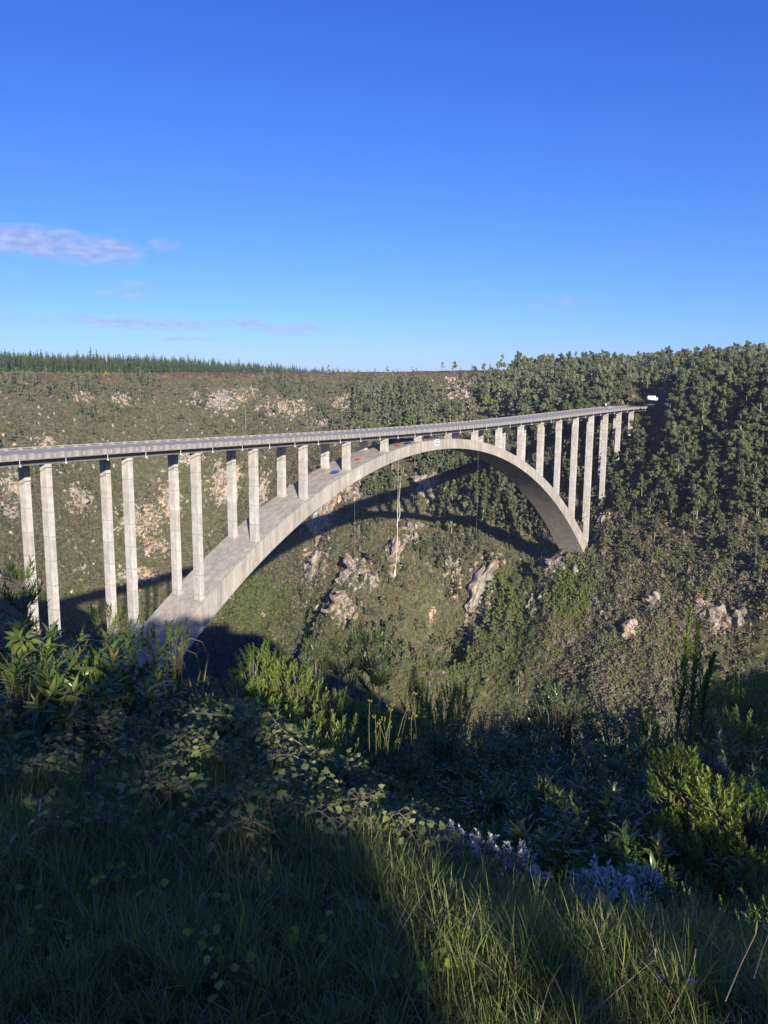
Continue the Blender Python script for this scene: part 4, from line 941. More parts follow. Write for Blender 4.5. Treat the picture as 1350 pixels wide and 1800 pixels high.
def shoot(p0, d0, L_, nl, ang, s, rise=.5, frac=.25, twist=2.4, tipang=.25, tips=1.0):
    """a stem with spirally set leaves; returns the stem line and the leaves"""
    k = 6; pts = [np.array(p0, float)]; d = np.array(d0, float); d /= np.linalg.norm(d)
    for i in range(k-1):
        d = d+np.array([0, 0, rise/k])+FR.normal(size=3)*.05; d /= np.linalg.norm(d); pts.append(pts[-1]+d*L_/(k-1))
    pts = np.array(pts); out = []; a0 = FR.uniform(0, 6.28)
    for j in range(nl):
        t = frac+(1-frac)*(j+.5)/nl; q = t*(k-1); i = min(k-2, int(q)); p = pts[i]+(pts[i+1]-pts[i])*(q-i); ax = pts[i+1]-pts[i]; ax /= np.linalg.norm(ax)
        B = basis(ax, np.array([.13, .31, .9])); an = a0+twist*j; al = ang*(1-t)+tipang*t+FR.normal()*.12
        o = B[:, 1]*math.cos(an)+B[:, 2]*math.sin(an); dl = ax*math.cos(al)+o*math.sin(al); out.append((p, dl, ax*.7-o*.2+np.array([0, 0, .6]), s*(1.05-.35*t*tips)*FR.uniform(.8, 1.15)))
    return pts, out
def plant(name, label, cat, group, kind, base, stems, leaves, nparts, stemmat='twig', extra=None):
    """thing > stems, leaves one by one (the nearest), the remaining foliage as one mass"""
    base = np.array(base, float); e = empty(name, tuple(base)); tag(e, label, cat, group)
    mb = MB()
    for pts, r0, r1 in stems:
        n = len(pts); mb.tube([tuple(p-base) for p in pts], [r0+(r1-r0)*i/(n-1) for i in range(n)], 5)
    if mb.V: link('stem', mb.mesh('stem'), e, M[stemmat])
    by = {}
    if leaves and len(leaves[0]) == 4: leaves = [(*l, kind) for l in leaves]
    arr = sorted(leaves, key=lambda l: np.linalg.norm(l[0]-CAM)-l[3]*.35+FR.uniform(0, .25))
    for l in arr[:nparts]:
        me = LV[l[4]][0][0]; o = bpy.data.objects.new('leaf', me); COL.objects.link(o); o.parent = e
        B = basis(l[1], l[2])*l[3]; m = Matrix.Identity(4)
        for i in range(3):
            for j in range(3): m[i][j] = B[i, j]
            m[i][3] = l[0][i]-base[i]
        o.matrix_local = m
    for l in arr[nparts:]: by.setdefault(l[4], []).append(l)
    for kd, ls in by.items():
        V0, F0 = LV[kd][1][1], LV[kd][1][2]
        Bs = np.array([basis(l[1], l[2])*l[3] for l in ls]); Ps = np.array([l[0] for l in ls])-base
        V = np.einsum('nij,vj->nvi', Bs, V0)+Ps[:, None]; F = F0[None]+np.arange(len(ls))[:, None, None]*len(V0)
        o = link('foliage', mk('foliage', V.reshape(-1, 3), F.reshape(-1, 4), True), e, LV[kd][0][0].materials[0]); o['kind'] = 'stuff'
    return e
def base_of(u, dist):
    p = at(u, 1100, dist); return np.array([p[0], p[1], ground(p[0], p[1])-.03])
UP = np.array([0, 0, 1.])
def shrub(kind, u, vtop, dist, w, label, name, cat='shrub', group=None, npt=60, dens=1., ls=1., nl=14, ang=1.0, tipang=.35, slen=.3, young=.0, bare=.0, frac=.25, stemmat='twig', maxh=None, rise=.5):
    b = base_of(u, dist); top = at(u, vtop, dist)[2]; H = max(.25, top-b[2]); stems = []; leaves = []
    Hc = min(H, maxh or H)                                     # depth of the leafy part under the top
    ns = int(dens*max(6, 26*(w/1.)*(Hc/1.)**.6)); main = max(2, int(2+w*3))
    roots = []
    for k in range(main):
        a = FR.uniform(0, 6.28); r = w*.32*FR.uniform(.1, 1); tip = b+np.array([math.cos(a)*r, math.sin(a)*r, H*FR.uniform(.7, .88)])
        pts = np.array([b+(tip-b)*t+np.array([math.sin(t*3+k)*.04, math.cos(t*2+k)*.04, 0])*H for t in np.linspace(0, 1, 6)]); stems.append((pts, .008+.008*H, .005)); roots.append(pts)
    for k in range(ns):
        t = FR.uniform(0, 1)**.7; a = FR.uniform(0, 6.28); z = H-Hc+Hc*(.12+.76*t); rr = w*.5*math.sqrt(max(.05, 1-(max(0, t-.25)/.8)**2))*FR.uniform(.35, 1.)
        p = b+np.array([math.cos(a)*rr, math.sin(a)*rr, z]); pr = roots[k % main]; j = min(5, max(1, int(5*z/H*.8))); q = pr[j]
        d = (p-q); d[2] = abs(d[2])*(.5 if kind != 'feather' else .1)+.3*w*(1 if kind not in ('feather', 'laurel') else .35); d = d+FR.normal(size=3)*.18*w; L_ = slen*FR.uniform(.75, 1.25)*(H**.2)
        d /= np.linalg.norm(d); p = p-d*L_*.3; room = (b[2]+H-p[2]); L_ = min(L_, max(.10, room)) if kind != 'spike' else L_
        stems.append((np.array([q, (p+q)/2+UP*.02, p]), .005, .0035))
        s_, l_ = shoot(p, d, L_, nl, ang, ls, rise, frac, tipang=tipang); stems.append((s_, .004, .002))
        yk = FR.uniform() < young
        leaves += [(*x, 'young' if (yk and i >= nl-6) else kind) for i, x in enumerate(l_)]
    return plant(name, label, cat, group, kind, b, stems, leaves, npt, stemmat)
SHR = []
lg = 'glossy laurel-like shrubs on the left edge'
for (u, v, d, w, n_, lb) in [
 (15,1072,5.6,.9,60,'glossy long-leaved shrub at the left picture edge below the thin sapling'),(90,1118,6.6,.9,60,'glossy long-leaved shrub in front of the two leftmost columns'),
 (150,1150,5.7,.9,70,'glossy long-leaved shrub with orange young tips left of the sunlit branch'),(214,1120,6.2,.7,60,'upright long-leaved shrub with a pale young tip below the second column pair'),
 (118,1195,5.1,.8,70,'broad glossy shrub lowest in the left clump above the grass'),(35,1190,5.0,.8,60,'dark glossy shrub at the left edge just above the tall grass'),(232,1195,5.6,.7,50,'dark glossy shrub just left of the foot of the arch'),(300,1235,6.0,.7,40,'low glossy shrub under the end of the arch')]:
    shrub('laurel', u, v, d, w, lb, 'laurel_shrub', group=lg, npt=n_, young=.3, slen=.22, nl=14, ang=1.25, tipang=.45, dens=1.6, ls=1.15, rise=.3)
shrub('laurel', 322, 1190, 7.6, .6, 'small shrub with upright leaves in the dark hollow right of the arch foot', 'laurel_shrub', npt=30, young=.1, nl=14, dens=1.3)
shrub('myrica', 185, 1068, 8.0, .6, 'rounded dark tuft of leaves against the foot of the third column', 'bush', npt=20, ls=1.1, nl=20, maxh=.6, dens=2.)
shrub('myrica', 292, 1100, 7.0, .55, 'sunlit branch of rounded leaves in front of the arch foot', 'leafy_branch', cat='branch', npt=90, ls=1.15, nl=18, maxh=.55, dens=2.6, slen=.25)
# sapling with a leafy head
def sapling(u, vtop, dist, head, w, label, lk='narrow', npt=80, lean=0., dens=1., ls=1.):
    b = base_of(u, dist); top = at(u, vtop, dist)[2]; H = top-b[2]; stems = []; leaves = []
    ln = np.array([RH[0], RH[1], 0])*lean; tr = np.array([b-ln*(1-t)*1.0+UP*H*.82*t+np.array([.03*math.sin(t*5), .03*math.cos(t*4), 0]) for t in np.linspace(0, 1, 8)]); tr[0] = b-ln
    stems.append((tr, .022, .01))
    for k in range(int(20*dens)):
        z = H-head+head*FR.uniform(.0, .8); a = FR.uniform(0, 6.28); q = tr[min(7, max(0, int(7*min(1, (z-.1)/(H*.82)))))]; d = np.array([math.cos(a), math.sin(a), .75]); L_ = w*FR.uniform(.35, .6)*(1-.4*(z-(H-head))/head)
        s_, l_ = shoot(q, d, L_, 20, 1.15, ls, .9, .3, tipang=.3); stems.append((s_, .006, .002)); leaves += [(*x, lk) for x in l_]
    return plant('sapling', label, 'sapling', None, lk, b, stems, leaves, npt, 'bark')
sapling(44, 965, 8.6, .62, .75, 'thin dark sapling with a narrow-leaved head in front of the leftmost columns', dens=1.3, npt=120, ls=.95)
sapling(645, 1078, 10.4, .95, .95, 'tall narrow-leaved sapling with a bare pale stem below the far cliffs', lean=-.35, dens=1.8, npt=120, ls=1.1)
sapling(600, 1100, 10.9, .8, .9, 'narrow-leaved sapling left of the tallest one in the middle clump', dens=1.6, npt=80, ls=1.1)
sapling(555, 1112, 10.7, .8, .8, 'leftmost narrow-leaved sapling of the middle clump above the sunlit bush', dens=1.6, npt=80, ls=1.1)
sapling(668, 1150, 10.2, .5, .6, 'short side sapling at the right of the middle clump', dens=1., npt=40)
mg = 'dense fine-leaved bushes in the middle ground'
for (u, v, d, w, n_, lb) in [
 (455,1128,9.0,1.0,60,'sunlit fine-leaved bush, topmost at the left of the middle group'),(505,1165,8.6,1.1,80,'bright sunlit fine-leaved bush in the centre of the middle group'),(415,1195,8.0,.8,50,'fine-leaved bush at the left end of the middle group by the dark hollow'),
 (590,1225,8.2,1.2,60,'shaded fine-leaved bush under the narrow-leaved saplings'),(470,1245,7.0,1.1,50,'dark fine-leaved bush behind the bramble canes'),(555,1275,6.6,1.1,50,'dark fine-leaved bush lowest in the middle group'),(650,1240,8.6,.9,40,'dark bush directly behind the pale flower spikes'),(390,1255,6.6,.7,30,'low dark bush left of the bramble canes')]:
    shrub('myrica', u, v, d, w, lb, 'bush', group=mg, npt=n_, ls=1.2, nl=20, dens=4.2, slen=.22, ang=1.0, tipang=.35, rise=.3)
for (u, v, d, w, lb) in [(735,1160,13,.7,'slender pointed bush right of the dark hollow'),(800,1172,13,1.0,'pointed dark bush below the ravine, right of the slender one'),(770,1215,11.5,1.0,'dark bush between the flower spikes and the pointed bushes'),(865,1235,12.5,1.3,'dark bush left of the tall blue-green bush'),
 (1150,1240,10.5,.9,'dark bush in the dip left of the tall leafy spire'),(1300,1165,12.5,2.0,'large dark bush at the right behind the tall spire'),(1352,1150,13.5,1.8,'dark bush cut off by the right picture edge'),(1262,1225,11,1.5,'dark bush at the foot of the tall spire'),(1185,1290,9,1.1,'dark low bush under the spire'),(1350,1250,9.5,1.4,'shaded bush low at the right edge')]:
    shrub('myrica', u, v, d, w, lb, 'bush', group='dark bushes along the edge of the gorge', npt=0, ls=1.5, nl=20, dens=3.0, slen=.34)
for (u, v, d, w, lb) in [(1000,1188,9.2,1.1,'tallest blue-green feathery bush right of centre'),(930,1212,9.5,1.2,'blue-green feathery bush left of the tallest one'),(1085,1222,9.1,1.0,'blue-green feathery bush right of the tallest one'),(880,1262,8.0,1.1,'feathery bush right of the flower spikes'),(1000,1290,7.2,1.4,'broad feathery bush above the glossy laurels'),
 (1100,1300,7.4,1.2,'feathery bush left of the sunlit branch'),(790,1275,8.2,1.1,'feathery bush close behind the flower spikes'),(820,1345,6.4,1.1,'low feathery bush right of the flower spikes'),(715,1330,7.6,.9,'feathery bush around the foot of the flower spikes'),(1320,1285,7.2,1.1,'small-leaved blue-green bush at the right edge'),
 (1180,1370,6.0,1.0,'small-leaved blue-green bush behind the sunlit branch'),(760,1405,5.4,.8,'low small-leaved bush below the flower spikes'),(690,1430,5.0,.7,'low small-leaved bush right of the brambles'),(850,1425,5.1,.8,'small-leaved bush left of the glossy laurels'),(1345,1340,6.4,.9,'small-leaved bush right of the sunlit branch'),(920,1350,6.2,1.1,'small-leaved bush behind the left laurels'),(1060,1360,6.0,1.,'small-leaved bush behind the right laurels')]:
    shrub('feather', u, v-(16 if d > 7 else 0), d, w, lb, 'bush', group='blue-green small-leaved bushes', npt=20, ls=1.25, nl=20, dens=3.4, slen=.26, ang=1.2, tipang=.7, rise=.2)
# spires with upward leaves
for (u, v, d, h, w, n_, lb) in [(1203,1063,8.0,1.25,.22,200,'tall leafy spire with bright sunlit tip rising at the right'),(1226,1088,8.1,1.1,.20,120,'second leafy spire close right of the tallest'),(1247,1140,8.2,.8,.22,80,'short leafy spire right of the two tall ones')]:
    b = base_of(u, d); top = at(u, v, d)[2]; stems = []; leaves = []; H = top-b[2]
    s_, l_ = shoot(b+UP*(H-h), UP, h-.05, 150, 1.0, 1.5, .1, .0, 2.4, .35, .5); stems.append((np.vstack([[b], s_]), .016, .005)); leaves += l_
    for k in range(7):
        a = k*2.4; z = H-h*(.98-.1*k); s2, l2 = shoot(b+UP*z*.98, np.array([math.cos(a)*.45, math.sin(a)*.45, 1.]), w*1.4, 24, .9, 1.3, .4, .1, tipang=.3); stems.append((s2, .006, .003)); leaves += l2
    plant('leafy_spire', lb, 'shrub', 'leafy spires at the right', 'myrica', b, stems, leaves, n_)
# right foreground: waxberry branches, laurels
for (u, v, d, w, n_, lb) in [(1215,1322,4.3,.34,150,'bright sunlit branch of blunt leaves at the right'),(1275,1375,4.2,.30,130,'lower part of the sunlit branch near the right edge'),(1200,1450,4.0,.42,80,'shaded bush with blunt leaves below the sunlit branch'),(1340,1385,4.8,.5,50,'shaded bush with blunt leaves at the right edge'),(1325,1490,3.8,.5,60,'dark bush with blunt leaves low at the right edge'),(1262,1480,3.9,.4,60,'dark bush right of the glossy laurels')]:
    shrub('myrica', u, v, d, w, lb, 'bush', group=None, npt=n_, ls=1.0, nl=22, dens=5.0, slen=.17, ang=.95, tipang=.3, maxh=.5)
for (u, v, d, w, n_, lb) in [(885,1388,4.7,.55,60,'leftmost glossy laurel of the right foreground clump with a brown tip'),(958,1375,4.6,.55,70,'glossy laurel with upright yellow tip in the right clump'),(1012,1378,4.5,.55,80,'glossy laurel with orange young tips at the middle of the right clump'),(1062,1382,4.5,.5,60,'glossy laurel with one broad pale leaf in the right clump'),(1118,1405,4.3,.55,70,'rightmost glossy laurel beside the sunlit branch'),
 (925,1440,4.1,.5,60,'glossy laurel in front of the leftmost of the clump'),(1030,1448,4.0,.6,90,'broad glossy laurel in the middle front of the clump'),(1100,1475,3.8,.55,80,'glossy laurel low in the front of the clump'),(1160,1480,3.8,.5,60,'drooping laurel at the lower right of the clump'),(962,1468,3.35,.26,60,'slim upright laurel standing in front of the clump above the grass')]:
    shrub('laurel', u, v, d, w, lb, 'laurel_shrub', group='glossy laurels in the right foreground', npt=n_, young=.22, slen=.22, nl=13, ang=1.1, tipang=.4, dens=3.2, ls=.88, rise=.35)
# silver-leaved plants
for (u, v, d, w, n_, lb) in [(815,1512,3.3,.20,60,'silver-leaved plant beside the bramble at the edge of the sunlit grass'),(868,1522,3.2,.28,90,'broad silver-leaved mound above the grass'),(922,1545,3.1,.24,80,'silver-leaved mound left of the slim upright laurel'),(1063,1552,3.05,.13,60,'slim silver-leaved sprig in front of the laurels'),(1090,1575,3.0,.16,40,'low silver-leaved sprig right of the slim one'),(1165,1560,3.2,.15,50,'silver-leaved sprig furthest right under the laurels'),(1110,1600,2.9,.25,40,'low silver-leaved patch at the edge of the right grass')]:
    shrub('silver', u, v, d, w, lb, 'silver_plant', cat='plant', group='silver-leaved plants', npt=n_, nl=14, dens=4.5, slen=.12, ang=1.2, tipang=.5, ls=1., maxh=.3)
# grey-green flower spikes
for gi_, (us, lb) in enumerate((((655,668,682,690,702),'left clump of tall pale grey-green flower spikes with yellow tips'),((712,722,735,742),'middle clump of tall grey-green flower spikes'),((750,762,775,668),'right clump of short grey-green flower spikes'))):
    b = base_of(us[1], 5.5); stems = []; leaves = []
    for k, u in enumerate(us):
        for q in range(2):
            v = [1240,1262,1232,1218,1300,1270,1255,1290,1262,1310,1330,1350,1370][(gi_*5+k) % 13]+q*28; p1 = at(u+q*7-3, v, 5.5+q*.15); p0 = base_of(u+q*9-3, 5.5); h = max(.35, p1[2]-p0[2]); s_, l_ = shoot(p0, p1-p0, h, 130, .7, .95, 0, .35, 2.4, .3, .4); stems.append((s_, .004, .002)); leaves += l_
    e = plant('flower_spikes', lb, 'plant', 'tall flower spikes', 'spike', b, stems, leaves, 0)
    mb = MB()
    for s_, *_ in stems:
        for q in range(5): c = s_[-1]-b+FR.normal(size=3)*.012; mb.tube([tuple(c), tuple(c+np.array([0, 0, .014]))], [.003, .006], 5)
    o = link('flower_bud', mb.mesh('flower_bud'), e, M['yl']); o['kind'] = 'stuff'
# brambles: arching canes with leaflets in threes
def bramble(u, dist, canes, h, reach, label, npt=70, name='bramble', lead=None, ls=1.):
    b = base_of(u, dist); stems = []; leaves = []
    for k in range(canes):
        if lead and k == 0: pts = np.array([at(a, c, d) for a, c, d in lead])
        else:
            a = FR.uniform(0, 6.28); R_ = reach*FR.uniform(.5, 1.1); hh = h*FR.uniform(.6, 1.15); o0 = np.array([math.cos(a+2)*.1, math.sin(a+2)*.1, 0])
            pts = []
            for t in np.linspace(0, 1, 9):
                x, y = b[0]+o0[0]+math.cos(a)*R_*t, b[1]+o0[1]+math.sin(a)*R_*t; g = ground(x, y); pts.append([x, y, g+.02+hh*math.sin(math.pi*min(1, t*.9+.04))])
            pts = np.array(pts)
        stems.append((pts, .0045, .002)); n = len(pts); m_ = int((22 if k or not lead else 26)*np.linalg.norm(pts[-1]-pts[0])/.8)+4
        for j in range(m_):
            t = (j+.5)/m_*(n-1); i = min(n-2, int(t)); p = pts[i]+(pts[i+1]-pts[i])*(t-i); ax = pts[i+1]-pts[i]; ax /= np.linalg.norm(ax)
            side = np.cross(ax, UP)*(1 if j % 2 else -1); dd = side*.8+ax*.3+UP*FR.uniform(.1, .6); dd /= np.linalg.norm(dd); q = p+dd*FR.uniform(.03, .055); stems.append((np.array([p, q]), .0016, .001))
            for aa in (-.9, 0, .9):
                d3 = dd*math.cos(aa)+np.cross(UP, dd)*math.sin(aa)+np.array([0, 0, FR.uniform(-.6, .3)]); leaves.append((q, d3, UP+FR.normal(size=3)*.6, ls*FR.uniform(.5, .9)*(1 if aa == 0 else .8)))
    return plant(name, label, 'bramble', 'brambles over the grassy bank', 'bramble', b, stems, leaves, npt, 'cane')
bramble(470, 4.8, 9, .33, .8, 'bramble with a long reddish cane reaching into the sunlight in the middle', 120, lead=[(330,1252,4.6),(400,1258,4.65),(440,1272,4.65),(480,1300,4.6),(515,1325,4.55),(545,1358,4.5)])
for (u, d, c, h, rr_, n_, lb) in [(350,4.6,10,.30,.8,70,'grey-green bramble mound left of the long cane'),(250,4.8,8,.30,.7,70,'bramble with pale sunlit leaves on a bent cane at the left'),(560,4.3,9,.28,.7,70,'bramble below the end of the long cane'),(430,3.9,9,.26,.7,70,'bramble spreading over the grass left of the dead tuft'),(640,3.8,9,.25,.6,80,'bramble mound above the sunlit grass'),
 (540,3.5,7,.22,.55,70,'low bramble in the shaded grass at the middle'),(740,3.4,8,.22,.5,90,'bramble at the upper edge of the sunlit grass'),(330,4.0,7,.24,.6,50,'bramble trailing in the tall dark grass'),(90,4.7,6,.24,.6,40,'bramble at the foot of the left laurels'),(830,3.15,5,.2,.4,60,'bramble leaning over the silver-leaved plants'),
 (40,4.2,7,.26,.6,40,'bramble at the left edge over the dark grass'),(160,3.9,7,.24,.6,40,'bramble over the dark grass below the bent cane'),(250,3.5,6,.22,.5,40,'loose bramble in the dark grass at the left'),(400,3.4,7,.22,.55,40,'loose bramble in the dark grass left of the dead stalk'),(90,3.2,5,.18,.4,30,'low bramble sprays in the lower left grass'),(480,3.1,6,.2,.45,40,'low bramble sprays left of the sunlit grass'),(650,3.2,7,.24,.5,60,'bramble sprays at the left of the sunlit patch'),(580,4.6,8,.34,.6,50,'tall bramble in front of the dead tuft'),(380,5.2,9,.4,.8,40,'tall bramble mound behind the long cane')]:
    bramble(u, d, c, h, rr_, lb, n_, ls=.82, lead=[(170,1262,4.55),(195,1266,4.5),(222,1270,4.5),(246,1278,4.45)] if u == 250 else None)
b = base_of(600, 4.6); st = []; lv = []
for k in range(40):
    a = FR.uniform(0, 6.28); s_, l_ = shoot(b+UP*.12, np.array([math.cos(a), math.sin(a), FR.uniform(.15, 1.1)]), .22, 12, .7, .8, -.2, .2); st.append((s_, .003, .001)); lv += l_
plant('dead_tuft', 'dry brown dead tuft between the brambles and the flower spikes', 'dead plant', None, 'dead', b, st, lv, 40, 'bark')
# dry curled vine by the arch foot
e = empty('dry_vine', tuple(base_of(340, 7.4))); tag(e, 'bare curling vine stems in front of the dark hollow by the arch foot', 'vine')
for q, pts in enumerate([[(338,1240,7.4),(352,1180,7.4),(345,1150,7.4),(322,1140,7.4),(300,1132,7.4)],[(352,1240,7.4),(366,1150,7.5),(355,1128,7.5),(335,1122,7.5),(322,1130,7.5)],[(345,1235,7.3),(328,1180,7.3),(318,1150,7.3),(312,1138,7.3)]]):
    mb = MB(); mb.tube([tuple(at(*p)-np.array(e.location)) for p in pts], [.007,.006,.005,.004,.003][:len(pts)], 5); mb.obj('tendril', M['dry'], e)
# ---- grass
def tuft_mesh(name, seed, n, h, sp, w, mt='blade', flop=.5):
    r = np.random.default_rng(seed); V = []; F = []
    for k in range(n):
        a = r.uniform(0, 6.28); o = np.array([math.cos(a), math.sin(a), 0])*r.uniform(0, sp); d = np.array([math.cos(a+r.normal()*.7), math.sin(a+r.normal()*.7), 0]); L_ = h*r.uniform(.45, 1.15); f = flop*r.uniform(.2, 1.3); s = np.array([-d[1], d[0], 0]); b0 = len(V)
        for i, t in enumerate((0, .3, .6, .85, 1)):
            p = o+d*L_*f*t*t+UP*L_*(t-.35*f*t*t); ww = w*(1, 1, .8, .45, .04)[i]*r.uniform(.9, 1.1)/2; V += [p-s*ww, p+s*ww]
        F += [(b0+2*i, b0+2*i+1, b0+2*i+3, b0+2*i+2) for i in range(4)]
    me = mk(name, V, F, True); me.materials.append(M[mt]); return me
GM = [tuft_mesh('grass_tuft', 1, 34, .17, .05, .0042), tuft_mesh('grass_tuft', 2, 30, .24, .06, .0045, flop=.6), tuft_mesh('grass_tuft', 3, 26, .33, .07, .006, flop=.55), tuft_mesh('grass_tuft', 4, 26, .12, .06, .0045, flop=1.), tuft_mesh('grass_tuft', 5, 9, .28, .05, .003, 'dry', .9), tuft_mesh('grass_tuft', 6, 14, .22, .05, .009, flop=.7)]
gp = []; gi = []; gs = []
def glimit(u): return float(np.interp(u, [-100, 0, 300, 500, 620, 760, 900, 1000, 1350, 1450], [5.3, 5.3, 5.0, 4.2, 3.7, 3.25, 2.95, 2.85, 2.75, 2.75]))
gr_ = np.random.default_rng(9)
while len(gp) < 9000:
    u = gr_.uniform(-120, 1470); d = math.sqrt(gr_.uniform(1.0, 30.)); lim = glimit(u)
    if d > lim or (d > 3.9 and gr_.uniform() < .25): continue
    p = at(u, 1500, d); z = ground(p[0], p[1]); gp.append((p[0], p[1], z-.01)); edge = (d/lim)
    k = gr_.choice([0, 1, 2, 3, 4, 5], p=[.22, .26, .12, .25, .10, .05] if edge < .72 or u < 480 and edge < .62 else [.12, .26, .42, .04, .08, .08]); gi.append(k)
    gs.append(.62*gr_.uniform(.65, 1.2)*(.8 if (u < 600 and d < 2.8) else 1.0)*(.85 if d < 2.1 else 1))
gpro = []
for k, (u, d, lb) in enumerate([(760,2.6,'short green grass tuft in the middle of the sunlit patch'),(1000,2.6,'long grass tuft at the edge of the dark laurels'),(180,4.1,'tall dark grass tuft below the left laurels'),(300,2.2,'flattened grass tuft in the dark lower left'),(770,2.75,'dry straw tuft in the sunlit patch'),(840,2.75,'broad-bladed grass clump beside the sunlit patch')]):
    p = base_of(u, d); o = link('grass_tuft', GM[k]); o.location = tuple(p); o.scale = (.62,)*3; tag(o, lb, 'grass tuft'); gpro.append(o)
gr2 = gr_.uniform(0, 6.28, len(gp)); stuff('grass', 'green grass covering the bank in the foreground', 'grass', gpro, gp, gr2, gs, gi, gr_.normal(size=(len(gp), 2))*.12)
# small herbs in the grass
for k, (u, v, d) in enumerate([(150,1490,2.9),(130,1520,2.75),(168,1560,2.65),(32,1585,2.5),(60,1640,2.4),(247,1575,2.6),(360,1600,2.5),(385,1670,2.2),(365,1690,2.15),(400,1720,2.1),(340,1680,2.2),(368,1755,2.0),(445,1522,2.8),(487,1580,2.6),(620,1600,2.6),(640,1620,2.5),(700,1610,2.6),(712,1600,2.55),(690,1640,2.45),(780,1745,2.05),(730,1775,2.0),(590,1640,2.4),(20,1520,2.8),(210,1530,2.8),(860,1590,2.7),(540,1700,2.2)]):
    b = base_of(u, d); st = []; lv = []
    for q in range(3+k % 4):
        a = FR.uniform(0, 6.28); p = b+np.array([math.cos(a)*.035, math.sin(a)*.035, FR.uniform(.05, .15)]); st.append((np.array([b, (b+p)/2+UP*.02, p]), .0012, .001)); lv.append((p, np.array([math.cos(a), math.sin(a), .1]), UP*.6-np.array([*FH, 0])*.7+FR.normal(size=3)*.3, FR.uniform(.5, .95)*(1.3 if 14 < k < 19 else 1)))
    side = 'dark lower left grass' if u < 500 else 'sunlit middle grass'
    plant('creeper_sprig', f'small herb with {3+k%4} round yellow-green leaves in the {side}', 'herb', f'round-leaved herbs in the {side}', 'yleaf', b, st, lv, 12)
# dry stalks and blue flowers bottom right
for k, (pts, lb) in enumerate([([(1030,1790,1.95),(1080,1745,2.05),(1140,1695,2.2),(1150,1688,2.2)],'long dry stalk lying slantwise across the right grass'),([(1275,1760,2.0),(1300,1700,2.1),(1328,1642,2.2)],'dry straight stalk leaning right near the right edge'),([(1325,1720,2.1),(1340,1670,2.2),(1352,1640,2.2)],'pale curved stalk at the right edge'),([(905,1790,1.95),(960,1792,1.95),(1030,1790,1.95)],'dry stalk lying flat at the bottom of the right grass'),
   ([(1210,1640,2.6),(1219,1590,2.7),(1205,1550,2.8)],'thin reddish stalk rising in front of the dark hollow at the right'),([(1265,1670,2.3),(1240,1640,2.5),(1214,1628,2.6)],'bent pale stalk above the right grass'),([(585,1660,2.5),(577,1600,2.6),(575,1540,2.7)],'brown dead stalk standing in the shaded grass at the middle'),([(1180,1780,2.0),(1210,1720,2.15),(1220,1690,2.2)],'grey dry stalk in the blue flowers')]):
    P_ = [at(*p) for p in pts]; e = empty('dry_stalk', tuple(P_[0])); tag(e, lb, 'stalk'); mb = MB(); mb.tube([tuple(p-P_[0]) for p in P_], .0016, 5); mb.obj('stem', M['dry'], e)
    mb = MB(); a = P_[-1]-P_[0]; mb.tube([tuple(a), tuple(a+np.array([.005, 0, .018])), tuple(a+np.array([.01, 0, .035]))], [.002, .003, .001], 5); mb.obj('seed_head', M['dry'], e)
for u, v, d, lb in ((1162,1718,2.15,'tiny blue flower hanging in the right grass, brightest of the three'),(1198,1708,2.2,'tiny blue flower by the grey stalk'),(1215,1725,2.15,'tiny blue flower lowest of the three')):
    p = at(u, v, d); e = empty('blue_flower', tuple(p)); tag(e, lb, 'flower')
    for k in range(5):
        mb = MB(); a = k*1.257; c, s_ = math.cos(a)*.007, math.sin(a)*.007; mb.add([(0,0,0),(c-s_*.4,s_+c*.4,.004),(c*1.5,s_*1.5,.002),(c+s_*.4,s_-c*.4,.004)], [(0,1,2,3)]); mb.obj('petal', M['petal'], e)
    mb = MB(); g = base_of(u, d)-p; mb.tube([(0,0,0),(.002,0,g[2]*.5),(0,0,g[2])], .0015, 5); mb.obj('stem', M['twig'], e)
# ---- undergrowth on the near slope below the bushes
UG = []
for k, kd in enumerate(('myrica', 'feather', 'laurel')):
    b = base_of(700+k*60, 9+k*2); st = []; lv = []
    for q in range(46):
        a = FR.uniform(0, 6.28); t = FR.uniform(0, 1); p = b+np.array([math.cos(a)*.45*t, math.sin(a)*.45*t, FR.uniform(.1, .55)]); s_, l_ = shoot(p, np.array([math.cos(a)*.6, math.sin(a)*.6, 1.]), .3, 12, 1.0, 1.5, .4, .1); st.append((s_, .004, .002)); lv += l_
    V0, F0 = LV[kd][1][1], LV[kd][1][2]; Bs = np.array([basis(l[1], l[2])*l[3] for l in lv]); Ps = np.array([l[0] for l in lv])-b
    V = (np.einsum('nij,vj->nvi', Bs, V0)+Ps[:, None]).reshape(-1, 3); F = (F0[None]+np.arange(len(lv))[:, None, None]*len(V0)).reshape(-1, 4)
    o = link('low_shrub', mk('low_shrub', V, F, True), None, LV[kd][0][0].materials[0]); o.location = tuple(b); tag(o, ['low fine-leaved shrub deep in the shade below the middle bushes', 'low blue-green shrub deep in the shade at the middle', 'low glossy shrub deep in the shade right of the middle'][k], 'shrub'); UG.append(o)
ug = []; us_ = []
while len(ug) < 3400:
    d = 3.0*math.exp(FR.uniform(0, 3.4)); u = FR.uniform(-500, 1850); p = at(u, 1500, d)
    if d < glimit(min(1450, max(-100, u)))+.35 or (d < 5.2 and FR.uniform() < .3): continue
    ug.append((p[0], p[1], ground(p[0], p[1])-.08)); us_.append(FR.uniform(.7, 1.3)*(.30 if d < 5 else .42 if d < 8 else .6 if d < 14 else .8 if d < 22 else 1.5))
stuff('undergrowth', 'dark tangled undergrowth falling away below the viewpoint', 'undergrowth', UG, ug, FR.uniform(0, 6.28, len(ug)), us_, FR.choice([0, 1, 2], len(ug), p=[.62, .2, .18]))
